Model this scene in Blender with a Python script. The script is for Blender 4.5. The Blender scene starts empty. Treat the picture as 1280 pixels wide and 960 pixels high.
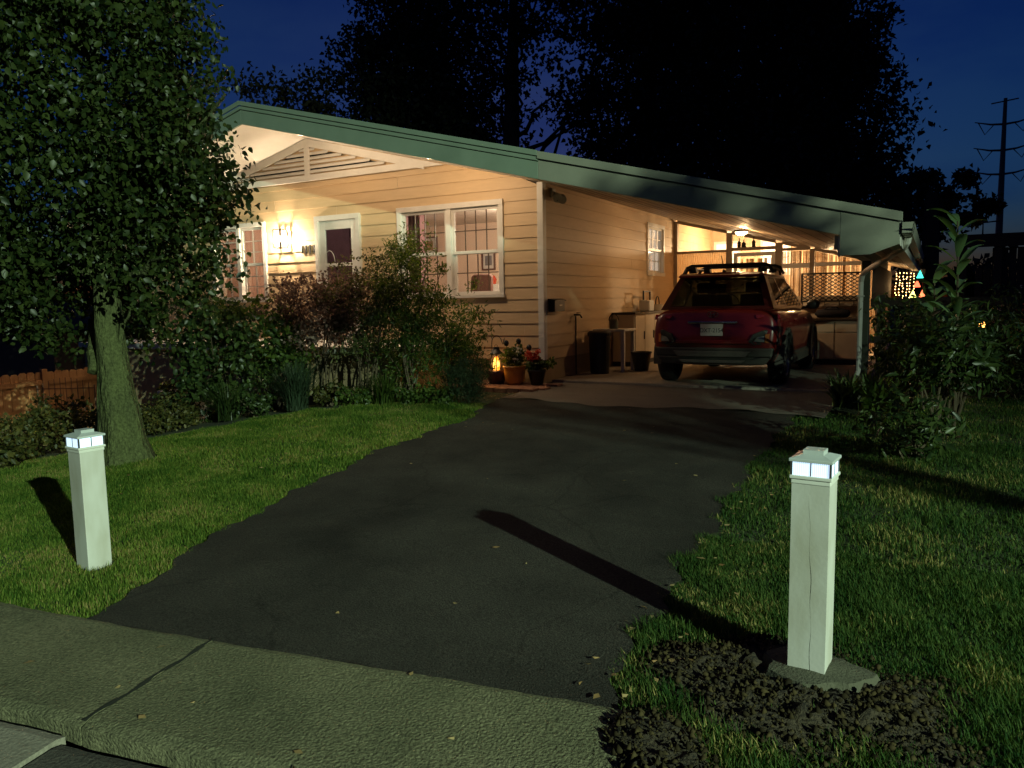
import bpy, math, random
import numpy as np
from mathutils import Vector, Matrix

rng = np.random.default_rng(11)
random.seed(5)
SC = bpy.context.scene
COL = SC.collection
R = math.radians

# ------------------------------------------------------------------ helpers
def tag(o, label=None, cat=None, group=None, kind=None):
    if label: o['label'] = label
    if cat: o['category'] = cat
    if group: o['group'] = group
    if kind: o['kind'] = kind
    return o

def thing(name, label, cat, loc=(0, 0, 0), group=None, rz=0.0):
    o = bpy.data.objects.new(name, None)
    o.empty_display_size = 0.2
    COL.objects.link(o)
    o.location = loc
    o.rotation_euler = (0, 0, rz)
    o['_local'] = 0
    return tag(o, label, cat, group)

def root_loc(p):
    v = Vector((0, 0, 0))
    while p is not None:
        v += p.location
        p = p.parent
    return v

def link(name, me, mats, parent=None, label=None, smooth=False, local=False):
    """link a mesh authored in world coordinates (or, local=True, in its thing's own) as one object"""
    o = bpy.data.objects.new(name, me)
    COL.objects.link(o)
    for m in (mats if isinstance(mats, (list, tuple)) else [mats]):
        me.materials.append(m)
    if parent is not None:
        o.parent = parent
        if not local:
            me.transform(Matrix.Translation(-root_loc(parent)))
    if smooth:
        me.polygons.foreach_set('use_smooth', np.ones(len(me.polygons), dtype=bool))
    if label: o['label'] = label
    return o

def mesh_np(name, verts, faces_flat, sizes):
    me = bpy.data.meshes.new(name)
    verts = np.ascontiguousarray(verts, dtype=np.float32)
    n = len(verts)
    me.vertices.add(n)
    me.vertices.foreach_set('co', verts.ravel())
    ff = np.ascontiguousarray(faces_flat, dtype=np.int32)
    sizes = np.ascontiguousarray(sizes, dtype=np.int32)
    me.loops.add(len(ff))
    me.loops.foreach_set('vertex_index', ff)
    me.polygons.add(len(sizes))
    starts = np.concatenate([[0], np.cumsum(sizes)[:-1]]).astype(np.int32)
    me.polygons.foreach_set('loop_start', starts)
    me.update(calc_edges=True)
    return me

class MB:
    """collects faces; build() links them as ONE mesh object"""
    def __init__(s):
        s.v = []; s.f = []; s.mi = []; s.cur = 0
    def add(s, vs, fs):
        b = len(s.v)
        s.v += [tuple(map(float, p)) for p in vs]
        for f in fs:
            s.f.append([i + b for i in f]); s.mi.append(s.cur)
        return s
    def box(s, x0, x1, y0, y1, z0, z1):
        vs = [(x0, y0, z0), (x1, y0, z0), (x1, y1, z0), (x0, y1, z0), (x0, y0, z1), (x1, y0, z1), (x1, y1, z1), (x0, y1, z1)]
        return s.add(vs, [(0, 3, 2, 1), (4, 5, 6, 7), (0, 1, 5, 4), (1, 2, 6, 5), (2, 3, 7, 6), (3, 0, 4, 7)])
    def beam(s, a, b, w, h, up=(0, 0, 1)):
        a = Vector(a); b = Vector(b); d = (b - a).normalized()
        u = Vector(up)
        if abs(d.dot(u)) > .98: u = Vector((0, 1, 0))
        x = d.cross(u).normalized(); z = x.cross(d).normalized()
        vs = []
        for p in (a, b):
            for i, j in ((-1, -1), (1, -1), (1, 1), (-1, 1)):
                vs.append(p + x * (w / 2 * i) + z * (h / 2 * j))
        return s.add(vs, [(3, 2, 1, 0), (4, 5, 6, 7), (0, 1, 5, 4), (1, 2, 6, 5), (2, 3, 7, 6), (3, 0, 4, 7)])
    def tube(s, pts, rad, n=8, cap=True):
        pts = [Vector(p) for p in pts]
        if not isinstance(rad, (list, tuple)): rad = [rad] * len(pts)
        vs = []; fs = []
        prev = None
        for i, p in enumerate(pts):
            d = (pts[min(i + 1, len(pts) - 1)] - pts[max(i - 1, 0)])
            if d.length < 1e-9: d = Vector((0, 0, 1))
            d.normalize()
            if prev is None:
                u = Vector((1, 0, 0)) if abs(d.x) < .9 else Vector((0, 1, 0))
                u = (u - d * u.dot(d)).normalized()
            else:
                u = (prev - d * prev.dot(d))
                u = u.normalized() if u.length > 1e-6 else Vector((1, 0, 0))
            prev = u
            w = d.cross(u)
            for k in range(n):
                a = 2 * math.pi * k / n
                vs.append(p + (u * math.cos(a) + w * math.sin(a)) * rad[i])
        for i in range(len(pts) - 1):
            for k in range(n):
                k2 = (k + 1) % n
                fs.append((i * n + k, i * n + k2, (i + 1) * n + k2, (i + 1) * n + k))
        if cap:
            fs.append(tuple(reversed(range(n))))
            fs.append(tuple(range((len(pts) - 1) * n, len(pts) * n)))
        return s.add(vs, fs)
    def lathe(s, prof, c=(0, 0, 0), n=20, axis='z'):
        vs = []; fs = []
        for r, h in prof:
            for k in range(n):
                a = 2 * math.pi * k / n
                if axis == 'z': vs.append((c[0] + r * math.cos(a), c[1] + r * math.sin(a), c[2] + h))
                elif axis == 'x': vs.append((c[0] + h, c[1] + r * math.cos(a), c[2] + r * math.sin(a)))
                else: vs.append((c[0] + r * math.cos(a), c[1] + h, c[2] + r * math.sin(a)))
        for i in range(len(prof) - 1):
            for k in range(n):
                k2 = (k + 1) % n
                fs.append((i * n + k, i * n + k2, (i + 1) * n + k2, (i + 1) * n + k))
        return s.add(vs, fs)
    def prism(s, poly, off):
        n = len(poly); off = Vector(off)
        vs = [Vector(p) for p in poly] + [Vector(p) + off for p in poly]
        fs = [tuple(reversed(range(n))), tuple(range(n, 2 * n))]
        for k in range(n):
            k2 = (k + 1) % n
            fs.append((k, k2, n + k2, n + k))
        return s.add(vs, fs)
    def quad(s, *p):
        return s.add(p, [tuple(range(len(p)))])
    def build(s, name, mat, parent=None, label=None, smooth=False, bevel=0, local=False, seg=2):
        me = bpy.data.meshes.new(name)
        me.from_pydata(s.v, [], s.f)
        o = link(name, me, mat, parent, label, smooth, local)
        if isinstance(mat, (list, tuple)): me.polygons.foreach_set('material_index', s.mi)
        me.update()
        if bevel:
            m = o.modifiers.new('bevel', 'BEVEL'); m.width = bevel; m.segments = seg; m.limit_method = 'ANGLE'; m.angle_limit = R(40)
        return o

def copy_tree(o, parent=None):
    c = o.copy(); COL.objects.link(c); c.parent = parent
    for ch in list(o.children):
        copy_tree(ch, c)
    return c

def text_mesh(name, body, size, mat, parent, loc, extrude=.004, bevel=0., align='LEFT', spacing=1.):
    cu = bpy.data.curves.new('tmp_text', 'FONT'); cu.body = body; cu.size = size; cu.extrude = extrude; cu.bevel_depth = bevel; cu.align_x = align; cu.space_character = spacing
    t = bpy.data.objects.new('tmp_text', cu); COL.objects.link(t)
    bpy.context.view_layer.update()
    me = bpy.data.meshes.new_from_object(t.evaluated_get(bpy.context.evaluated_depsgraph_get()))
    bpy.data.objects.remove(t)
    me.materials.clear()
    me.transform(Matrix.Rotation(R(90), 4, 'X')); me.transform(Matrix.Translation(loc))
    me.name = name
    return link(name, me, mat, parent, local=True)

# ------------------------------------------------------------------ materials
def nodes(name):
    m = bpy.data.materials.new(name); m.use_nodes = True
    nt = m.node_tree; nt.nodes.clear()
    return m, nt, nt.nodes, nt.links

def c4(c): return (c[0], c[1], c[2], 1)

def pmat(name, col, rough=.6, col2=None, scale=6., var=.5, bump=0., bscale=80., metal=0., spec=.5, stretch=(1, 1, 1), coat=0., detail=6., bdist=.01, speck=0., sscale=150.):
    m, nt, N, L = nodes(name)
    out = N.new('ShaderNodeOutputMaterial'); b = N.new('ShaderNodeBsdfPrincipled')
    L.new(b.outputs[0], out.inputs[0])
    tc = N.new('ShaderNodeTexCoord'); mp = N.new('ShaderNodeMapping'); mp.inputs['Scale'].default_value = stretch
    L.new(tc.outputs['Object'], mp.inputs[0])
    if col2 is None: col2 = tuple(x * .72 for x in col)
    nz = N.new('ShaderNodeTexNoise'); nz.inputs['Scale'].default_value = scale; nz.inputs['Detail'].default_value = detail; nz.inputs['Roughness'].default_value = .65
    L.new(mp.outputs[0], nz.inputs['Vector'])
    cr = N.new('ShaderNodeValToRGB')
    cr.color_ramp.elements[0].position = .5 - var * .5; cr.color_ramp.elements[0].color = c4(col2)
    cr.color_ramp.elements[1].position = .5 + var * .3; cr.color_ramp.elements[1].color = c4(col)
    L.new(nz.outputs['Fac'], cr.inputs[0])
    if speck:
        n3 = N.new('ShaderNodeTexNoise'); n3.inputs['Scale'].default_value = sscale; n3.inputs['Detail'].default_value = 3; n3.inputs['Roughness'].default_value = .7
        L.new(tc.outputs['Object'], n3.inputs['Vector'])
        mr = N.new('ShaderNodeMapRange'); mr.inputs['From Min'].default_value = .3; mr.inputs['From Max'].default_value = .7; mr.inputs['To Min'].default_value = 1 - speck; mr.inputs['To Max'].default_value = 1 + speck * .7
        L.new(n3.outputs['Fac'], mr.inputs[0])
        ml = N.new('ShaderNodeVectorMath'); ml.operation = 'SCALE'; L.new(cr.outputs[0], ml.inputs[0]); L.new(mr.outputs[0], ml.inputs['Scale']); L.new(ml.outputs[0], b.inputs['Base Color'])
    else: L.new(cr.outputs[0], b.inputs['Base Color'])
    b.inputs['Roughness'].default_value = rough; b.inputs['Metallic'].default_value = metal
    b.inputs['Specular IOR Level'].default_value = spec
    b.inputs['Coat Weight'].default_value = coat; b.inputs['Coat Roughness'].default_value = .06
    if bump:
        n2 = N.new('ShaderNodeTexNoise'); n2.inputs['Scale'].default_value = bscale; n2.inputs['Detail'].default_value = 4
        L.new(mp.outputs[0], n2.inputs['Vector'])
        bp = N.new('ShaderNodeBump'); bp.inputs['Strength'].default_value = bump; bp.inputs['Distance'].default_value = bdist
        L.new(n2.outputs['Fac'], bp.inputs['Height']); L.new(bp.outputs[0], b.inputs['Normal'])
    return m

def leafmat(name, c1, c2, rough=.42, trans=.3, tc=None, spec=.38, patch=0.):
    m, nt, N, L = nodes(name)
    out = N.new('ShaderNodeOutputMaterial'); b = N.new('ShaderNodeBsdfPrincipled'); t = N.new('ShaderNodeBsdfTranslucent'); mx = N.new('ShaderNodeMixShader')
    g = N.new('ShaderNodeNewGeometry'); cr = N.new('ShaderNodeValToRGB')
    cr.color_ramp.elements[0].color = c4(c1); cr.color_ramp.elements[1].color = c4(c2)
    if patch:
        tcn = N.new('ShaderNodeTexCoord'); pn = N.new('ShaderNodeTexNoise'); pn.inputs['Scale'].default_value = 1.7; pn.inputs['Detail'].default_value = 5; pn.inputs['Roughness'].default_value = .7
        L.new(tcn.outputs['Object'], pn.inputs['Vector'])
        pm = N.new('ShaderNodeMapRange'); pm.inputs['From Min'].default_value = .32; pm.inputs['From Max'].default_value = .68; pm.inputs['To Min'].default_value = -patch; pm.inputs['To Max'].default_value = patch; L.new(pn.outputs['Fac'], pm.inputs[0])
        pa = N.new('ShaderNodeMath'); pa.operation = 'ADD'; L.new(g.outputs['Random Per Island'], pa.inputs[0]); L.new(pm.outputs[0], pa.inputs[1]); L.new(pa.outputs[0], cr.inputs[0])
        e3 = cr.color_ramp.elements.new(.97); e3.color = c4(c2); cr.color_ramp.elements[2].position = 1.; cr.color_ramp.elements[2].color = (.30, .25, .09, 1)
    else: L.new(g.outputs['Random Per Island'], cr.inputs[0])
    L.new(cr.outputs[0], b.inputs['Base Color'])
    b.inputs['Roughness'].default_value = rough; b.inputs['Specular IOR Level'].default_value = spec
    hs = N.new('ShaderNodeMixRGB'); hs.blend_type = 'MULTIPLY'; hs.inputs[0].default_value = 1
    hs.inputs[2].default_value = c4(tc or (1.7, 1.6, .7)); L.new(cr.outputs[0], hs.inputs[1]); L.new(hs.outputs[0], t.inputs[0])
    mx.inputs[0].default_value = trans
    L.new(b.outputs[0], mx.inputs[1]); L.new(t.outputs[0], mx.inputs[2]); L.new(mx.outputs[0], out.inputs[0])
    return m

def emat(name, col, strength, base=None):
    m, nt, N, L = nodes(name)
    out = N.new('ShaderNodeOutputMaterial'); b = N.new('ShaderNodeBsdfPrincipled')
    b.inputs['Base Color'].default_value = c4(base or col); b.inputs['Emission Color'].default_value = c4(col)
    b.inputs['Emission Strength'].default_value = strength; b.inputs['Roughness'].default_value = .4
    L.new(b.outputs[0], out.inputs[0])
    return m

def glassmat(name, tint=(.9, .92, .92), gloss=.1, rough=.02):
    m, nt, N, L = nodes(name)
    out = N.new('ShaderNodeOutputMaterial'); t = N.new('ShaderNodeBsdfTransparent'); g = N.new('ShaderNodeBsdfGlossy'); mx = N.new('ShaderNodeMixShader')
    lw = N.new('ShaderNodeLayerWeight'); lw.inputs[0].default_value = .25
    mul = N.new('ShaderNodeMath'); mul.operation = 'MULTIPLY_ADD'; mul.inputs[1].default_value = .6; mul.inputs[2].default_value = gloss * .4
    L.new(lw.outputs['Fresnel'], mul.inputs[0])
    t.inputs[0].default_value = c4(tint); g.inputs['Roughness'].default_value = rough
    L.new(mul.outputs[0], mx.inputs[0]); L.new(t.outputs[0], mx.inputs[1]); L.new(g.outputs[0], mx.inputs[2]); L.new(mx.outputs[0], out.inputs[0])
    return m

M = {}
DEEP_C = (1, .62, .30)
M['siding'] = pmat('cream_siding', (.69, .508, .31), .55, (.60, .435, .255), 3, .6, .12, 120, stretch=(1, 1, 8), bdist=.004)
M['found'] = pmat('painted_foundation', (.40, .31, .18), .75, (.30, .23, .13), 5, .6, .3, 60)
M['trim'] = pmat('white_trim', (.80, .78, .74), .45, (.70, .68, .63), 5, .5)
M['soffit'] = pmat('white_soffit', (.80, .77, .71), .6, (.72, .69, .62), 2.5, .5)
M['ceil'] = pmat('carport_ceiling_wood', (.50, .40, .28), .55, (.30, .23, .15), 2.0, .8, .15, 30, stretch=(6, .7, 1))
M['fascia_lit'] = pmat('fascia_lit_green', (.255, .32, .25), .55, (.185, .245, .185), 2.2, .8, .1, 40)
M['fascia_shade'] = pmat('fascia_shade_grey', (.33, .33, .265), .55, (.235, .24, .19), 2.0, .8, .1, 40)  # same fascia as the green one, shade from the lamp put into its colour
M['gap'] = pmat('dark_gap', (.02, .025, .02), .9)
M['roof'] = pmat('roof_shingles', (.05, .05, .05), .9, (.03, .03, .03), 20, .8, .5, 90)
M['black'] = pmat('black_metal', (.02, .02, .02), .45)
M['dkplast'] = pmat('dark_plastic', (.022, .024, .022), .55, bump=.1, bscale=200)
M['wroom'] = pmat('peach_room_paint', (.84, .68, .54), .7, (.80, .63, .50), 3, .5)
M['croom'] = pmat('room_ceiling_paint', (.80, .74, .66), .8)
M['mauve'] = pmat('mauve_wall', (.34, .20, .22), .7)
M['curtain'] = pmat('sheer_curtain', (.60, .42, .34), .8, (.40, .26, .20), 14, .8, stretch=(6, 6, .3))
M['brownfab'] = pmat('brown_upholstery', (.16, .085, .07), .8, bump=.2)
M['floorwood'] = pmat('floor_wood', (.25, .14, .07), .5)
M['brass'] = pmat('bronze_metal', (.06, .05, .04), .4, metal=.6)
M['concrete'] = pmat('apron_concrete', (.20, .19, .11), .9, (.06, .068, .036), 1.8, .8, 1., 90, bdist=.012, speck=.55, sscale=75, spec=.25)
M['slab'] = pmat('carport_concrete', (.30, .27, .22), .7, (.17, .15, .12), 2.5, .8, .25, 60, speck=.2, sscale=60)
M['oldconc'] = pmat('worn_concrete', (.16, .14, .115), .8, (.085, .075, .06), 2.2, .9, .5, 60, stretch=(1, 2.2, 1), speck=.35, sscale=70)
M['asphalt'] = pmat('driveway_asphalt', (.050, .046, .041), .88, (.019, .018, .017), 1.3, .9, 1., 140, bdist=.012, spec=.2, speck=.6, sscale=120)
def asphaltmat():
    m = pmat('cracked_asphalt', (.054, .050, .042), .9, (.012, .0118, .0108), 1.1, .5, 1., 120, bdist=.014, spec=.18, speck=.75, sscale=95)
    nt = m.node_tree; N = nt.nodes; L = nt.links
    b = [n for n in N if n.type == 'BSDF_PRINCIPLED'][0]; tc = [n for n in N if n.type == 'TEX_COORD'][0]
    src = b.inputs['Base Color'].links[0].from_socket
    wn = N.new('ShaderNodeTexNoise'); wn.inputs['Scale'].default_value = 1.6; wn.inputs['Detail'].default_value = 5; L.new(tc.outputs['Object'], wn.inputs['Vector'])
    mxv = N.new('ShaderNodeMixRGB'); mxv.inputs[0].default_value = .35; L.new(tc.outputs['Object'], mxv.inputs[1]); L.new(wn.outputs['Color'], mxv.inputs[2])
    vo = N.new('ShaderNodeTexVoronoi'); vo.feature = 'DISTANCE_TO_EDGE'; vo.inputs['Scale'].default_value = .85; L.new(mxv.outputs[0], vo.inputs['Vector'])
    cr = N.new('ShaderNodeMapRange'); cr.inputs['From Min'].default_value = .002; cr.inputs['From Max'].default_value = .009; cr.inputs['To Min'].default_value = .72; cr.inputs['To Max'].default_value = 1; L.new(vo.outputs['Distance'], cr.inputs[0])
    pn = N.new('ShaderNodeTexNoise'); pn.inputs['Scale'].default_value = .7; L.new(tc.outputs['Object'], pn.inputs['Vector'])
    pr = N.new('ShaderNodeMapRange'); pr.inputs['From Min'].default_value = .46; pr.inputs['From Max'].default_value = .56; L.new(pn.outputs['Fac'], pr.inputs[0])
    ma = N.new('ShaderNodeMath'); ma.operation = 'MAXIMUM'; L.new(cr.outputs[0], ma.inputs[0]); L.new(pr.outputs[0], ma.inputs[1])
    sc = N.new('ShaderNodeVectorMath'); sc.operation = 'SCALE'; L.new(src, sc.inputs[0]); L.new(ma.outputs[0], sc.inputs['Scale']); L.new(sc.outputs[0], b.inputs['Base Color'])
    return m
M['asphalt'] = asphaltmat()
M['road'] = pmat('road_surface', (.075, .07, .055), .9, (.035, .033, .027), 3, .9, .8, 70, speck=.5, sscale=90)
M['gutterc'] = pmat('gutter_concrete', (.26, .24, .19), .85, (.16, .145, .11), 4, .8, .4, 60, speck=.3, sscale=90)
M['clods'] = leafmat('soil_clods', (.014, .011, .006), (.055, .042, .018), .95, .0, (1, 1, 1), .1)
M['soil'] = pmat('bare_soil', (.050, .037, .019), .95, (.020, .015, .008), 9, .8, 1.0, 60, bdist=.02)
M['ground'] = pmat('lawn_soil', (.040, .060, .018), .95, (.028, .034, .013), 5, .8, .8, 40, bdist=.02)
M['brick'] = pmat('brick_paving', (.34, .17, .10), .8, (.22, .10, .06), 12, .7, .4, 60)
M['post'] = None
M['white'] = pmat('white_paint', (.70, .69, .65), .5, (.58, .57, .52), 6, .6)
M['cabinet'] = pmat('cabinet_white', (.62, .55, .44), .5, (.5, .43, .33), 4, .6)
M['wood'] = pmat('fence_wood', (.52, .27, .11), .75, (.34, .16, .06), 5, .8, .3, 40, stretch=(7, 7, .6))
M['darkwood'] = pmat('dark_stained_wood', (.045, .03, .02), .7, (.02, .014, .01), 6, .8, .3, 40, stretch=(5, 5, .8))
M['greenpost'] = pmat('dark_green_post', (.055, .06, .04), .6)
M['corr'] = pmat('corrugated_panel', (.52, .42, .30), .5, (.44, .35, .24), 4, .6)
M['bamboo'] = leafmat('bamboo_blind', (.20, .12, .055), (.50, .36, .19), .6, .35, (1.5, 1.3, .9))
M['bark'] = pmat('mossy_bark', (.105, .125, .045), .95, (.030, .033, .018), 5, .9, 1.0, 14, stretch=(2.2, 2.2, .6), bdist=.06, spec=.2, speck=.5, sscale=45)
M['barkdk'] = pmat('dark_bark', (.03, .025, .02), .9, bump=.6, bscale=30)
M['stem'] = pmat('plant_stem', (.075, .055, .03), .8)
M['redpaint'] = pmat('red_car_paint', (.155, .010, .009), .32, (.13, .008, .007), 3, .5, coat=.6, spec=.45)
M['clad'] = pmat('grey_cladding', (.065, .062, .052), .6, bump=.08, bscale=250)
M['silver'] = pmat('silver_trim', (.55, .55, .53), .3, metal=.9)
M['tyre'] = pmat('tyre_rubber', (.012, .012, .012), .8)
M['rim'] = pmat('alloy_rim', (.30, .30, .30), .35, metal=.8)
M['carglass'] = glassmat('tinted_car_glass', (.16, .18, .15), .12)
M['glass'] = glassmat('window_glass')
M['redlens'] = pmat('red_lamp_lens', (.22, .012, .010), .15, coat=1.)
M['orlens'] = pmat('amber_lamp_lens', (.35, .10, .03), .2, coat=1.)
M['clens'] = pmat('clear_lamp_lens', (.20, .20, .18), .15, coat=1.)
M['chrome'] = pmat('chrome', (.75, .75, .75), .15, metal=1.)
M['plate'] = pmat('plate_white', (.62, .60, .54), .5)
M['yellowpot'] = pmat('yellow_glazed_pot', (.62, .30, .05), .35, (.52, .24, .04), 5, .5)
M['blackpot'] = pmat('black_pot', (.02, .018, .018), .4)
M['navy'] = pmat('navy_cloth', (.02, .022, .035), .9)
M['steel'] = pmat('galvanised_steel', (.10, .10, .105), .5, metal=.5)
M['litter'] = leafmat('dry_leaves', (.22, .12, .04), (.34, .26, .12), .7, .1)
M['flower_red'] = leafmat('red_petals', (.55, .05, .03), (.65, .12, .06), .6, .3, (1.2, 1, .9))
M['flower_pale'] = leafmat('pale_petals', (.40, .20, .18), (.55, .50, .45), .6, .3, (1.2, 1, .9))

# ------------------------------------------------------------------ ground
def gz(x, y):
    x = np.asarray(x, float); y = np.asarray(y, float)
    z = -1.28 - .03 * np.clip(10.7 - y, 0, None)
    return z - .14 * np.clip(-7.2 - x, 0, 12)
def gzf(x, y): return float(gz(x, y))

LE = np.array([(-3.50, 1.95), (-3.62, 2.15), (-4.21, 3.62), (-4.72, 5.88), (-4.78, 7.6), (-5.1, 8.5), (-5.25, 9.2)])
RE = np.array([(-.80, 2.2), (-.98, 2.52), (-1.12, 3.18), (-1.16, 4.28), (-1.30, 6.52), (-1.32, 9.2), (-1.25, 10.2)])
def wob(y, s): return .035 * np.sin(y * 5.1 + s) + .022 * np.sin(y * 13.7 + 2 * s) + .014 * np.sin(y * 31 + s * 3)
def left_edge(y): return np.interp(y, LE[:, 1], LE[:, 0]) + wob(y, 1.)
def right_edge(y): return np.interp(y, RE[:, 1], RE[:, 0]) + wob(y, 2.7)
AD = np.array([2.67, .39]); AD /= np.hypot(*AD); AN = np.array([-AD[1], AD[0]])
AP0 = np.array([-3.62, 2.15])          # a point of the apron's upper edge
def ap(u, v): return AP0 + AD * u + AN * v          # along / across the apron

xs = np.unique(np.concatenate([np.linspace(-220, -16, 24), np.arange(-16, 6, .25), np.linspace(6, 260, 30)]))
ys = np.unique(np.concatenate([np.linspace(-60, -1, 10), np.arange(-1, 14, .25), np.linspace(14, 400, 40)]))
GX, GY = np.meshgrid(xs, ys)
GZ = gz(GX, GY) + .012 * np.sin(GX * 2.1 + GY) * np.sin(GY * 1.7) - .025
lo = ((GX - AP0[0]) * AN[0] + (GY - AP0[1]) * AN[1]) < -.4       # street side: dig the roadbed
GZ = np.where(lo, GZ - .12, GZ)
inside = (GX > -5.2) & (GX < -.3) & (GY > 8.4) & (GY < 22)
GZ = np.where(inside, GZ - .10, GZ)
nx, ny = len(xs), len(ys)
V = np.stack([GX.ravel(), GY.ravel(), GZ.ravel()], 1)
ii = (np.arange(ny - 1)[:, None] * nx + np.arange(nx - 1)[None, :]).ravel()
F = np.stack([ii, ii + 1, ii + 1 + nx, ii + nx], 1)
tag(link('ground', mesh_np('ground', V, F.ravel(), np.full(len(F), 4)), M['ground'], smooth=True), 'dark earth under the lawns and beds of the front yard', kind='structure')

# driveway: strip between its two crumbling edges
yy = np.arange(2.02, 9.05, .035)
VL = np.stack([left_edge(yy), yy, gz(-4, yy) + .006], 1)
yr = yy.copy()
VR = np.stack([right_edge(yr), yr, gz(-2, yr) + .006], 1)
def apron_line(x): return AP0[1] + (x - AP0[0]) * AD[1] / AD[0]
k = 9
rows = []
for t in np.linspace(0, 1, k):
    p = VL * (1 - t) + VR * t
    p[:, 1] = np.maximum(p[:, 1], apron_line(p[:, 0]) - .02)
    p[:, 2] = gz(-3, p[:, 1]) + .006 + (.006 * math.sin(math.pi * t))
    rows.append(p)
V = np.concatenate(rows); n = len(yy)
ii = (np.arange(k - 1)[:, None] * n + np.arange(n - 1)[None, :]).ravel()
F = np.stack([ii, ii + n, ii + n + 1, ii + 1], 1)
tag(link('driveway', mesh_np('driveway', V, F.ravel(), np.full(len(F), 4)), M['asphalt'], smooth=True), 'dark asphalt driveway rising to the carport', kind='structure')

# worn concrete strip between asphalt and carport slab
mb = MB()
xa = np.linspace(-5.18, -1.0, 40)
for i in range(len(xa) - 1):
    ya = 8.93 + .12 * math.sin(xa[i] * 2.2) + .05 * math.sin(xa[i] * 9); yb = 8.93 + .12 * math.sin(xa[i + 1] * 2.2) + .05 * math.sin(xa[i + 1] * 9)
    mb.quad((xa[i], ya, gzf(-3, ya) + .016), (xa[i + 1], yb, gzf(-3, yb) + .016), (xa[i + 1], 10.72, -1.272), (xa[i], 10.72, -1.272))
tag(mb.build('path', M['oldconc']), 'worn brownish concrete strip in front of the carport slab', kind='structure')
mb = MB(); mb.box(-5.22, -.86, 10.72, 20.5, -1.45, -1.235)
tag(mb.build('carport_floor', M['slab'], bevel=.012), 'pale concrete slab of the carport', kind='structure')
mb = MB()
for i in range(7):
    for j in range(4):
        x = -6.5 + i * .215 + (j % 2) * .1; y = 9.62 + j * .215
        mb.box(x, x + .2, y, y + .2, -1.36, -1.262 + random.uniform(-.004, .004))
tag(mb.build('paving', M['brick'], bevel=.006), 'reddish paving beside the house corner', kind='structure')

# apron slabs, road, gutter
def slab(u0, u1, v0, v1, top, th, name, mat, label, jit=.012, lf=0):
    us = np.linspace(u0, u1, max(3, int((u1 - u0) / .03)))
    vs = []; fs = []
    def j(u, s): return jit * (math.sin(u * 2.3 + s) + .35 * math.sin(u * 9.7 + s * 2) + .18 * math.sin(u * 27 + s) + .12 * math.sin(u * 63 + s))
    for u in us:
        a = ap(u, v0 + j(u, 1)); b = ap(u, v1 + j(u, 4))
        za = gzf(a[0], a[1]) + top; zb = gzf(b[0], b[1]) + top
        m1 = ap(u, v0 + .05); m2 = ap(u, v1 - .04)
        vs += [(a[0], a[1], za - th), (a[0], a[1], za - .015), (m1[0], m1[1], za), (m2[0], m2[1], zb), (b[0], b[1], zb - .008), (b[0], b[1], zb - th)]
    for i in range(len(us) - 1):
        for q in range(5):
            fs.append((i * 6 + q, (i + 1) * 6 + q, (i + 1) * 6 + q + 1, i * 6 + q + 1))
    fs.append((0, 1, 2, 3, 4, 5)); e = (len(us) - 1) * 6; fs.append((e + 5, e + 4, e + 3, e + 2, e + 1, e))
    m = MB(); m.add(vs, fs)
    return tag(m.build(name, mat, smooth=False), label, kind='structure')
slab(.80, 2.80, -.715, .0, .016, .09, 'pavement', M['concrete'], 'long concrete apron slab at the foot of the driveway')
slab(-7.5, .79, -.715, .0, .016, .09, 'pavement', M['concrete'], 'concrete apron slab by the lawn at the foot of the driveway')
slab(.79, 9, -3.0, -.785, -.016, .1, 'gutter', M['road'], 'dark stained gutter slab along the kerb', .006)
slab(-.05, .77, -3.0, -.755, -.006, .1, 'gutter', M['gutterc'], 'pale patched gutter slab along the kerb', .006)
slab(-9, -.08, -3.0, -.80, -.016, .1, 'gutter', M['road'], 'dark rough gutter slab along the kerb', .008)
mb = MB(); vv = np.linspace(-.70, -.004, 30)
for i in range(29):
    q = []
    for v_, s_ in ((vv[i], -1), (vv[i + 1], -1), (vv[i + 1], 1), (vv[i], 1)):
        p = ap(.795 + .006 * math.sin(v_ * 23) + s_ * (.010 + .004 * math.sin(v_ * 41)), v_); q.append((p[0], p[1], gzf(p[0], p[1]) + .0195))
    mb.quad(*q)
tag(mb.build('pavement_joint', pmat('mossy_joint', (.012, .016, .008), .95)), 'dark mossy joint between the apron slabs', kind='structure')
mb = MB(); a, b, c, d = ap(-120, -14), ap(120, -14), ap(120, -2.6), ap(-120, -2.6)
mb.quad(*[(p[0], p[1], -1.66) for p in (a, b, c, d)])
tag(mb.build('road', M['road']), 'dark street', kind='structure')

# ------------------------------------------------------------------ house
H0 = (-9.9, 10.5, -1.28)
house = thing('house', 'cream clapboard house with a low gable roof that runs on over an open carport', 'house', H0)
RX, RB, SL = -9.9, 2.95, .252                       # ridge x, soffit height at the ridge, slope
def rb(x): return RB - SL * abs(x - RX)             # underside of the roof
YF, YW, YB = 9.0, 10.5, 20.6                        # fascia, front wall, back
XL, XR, XE = -14.55, -5.25, -.34                    # left wall, carport-side wall, right eave
XLE = -15.4
EXP = .188; Z0 = -.91

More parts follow.
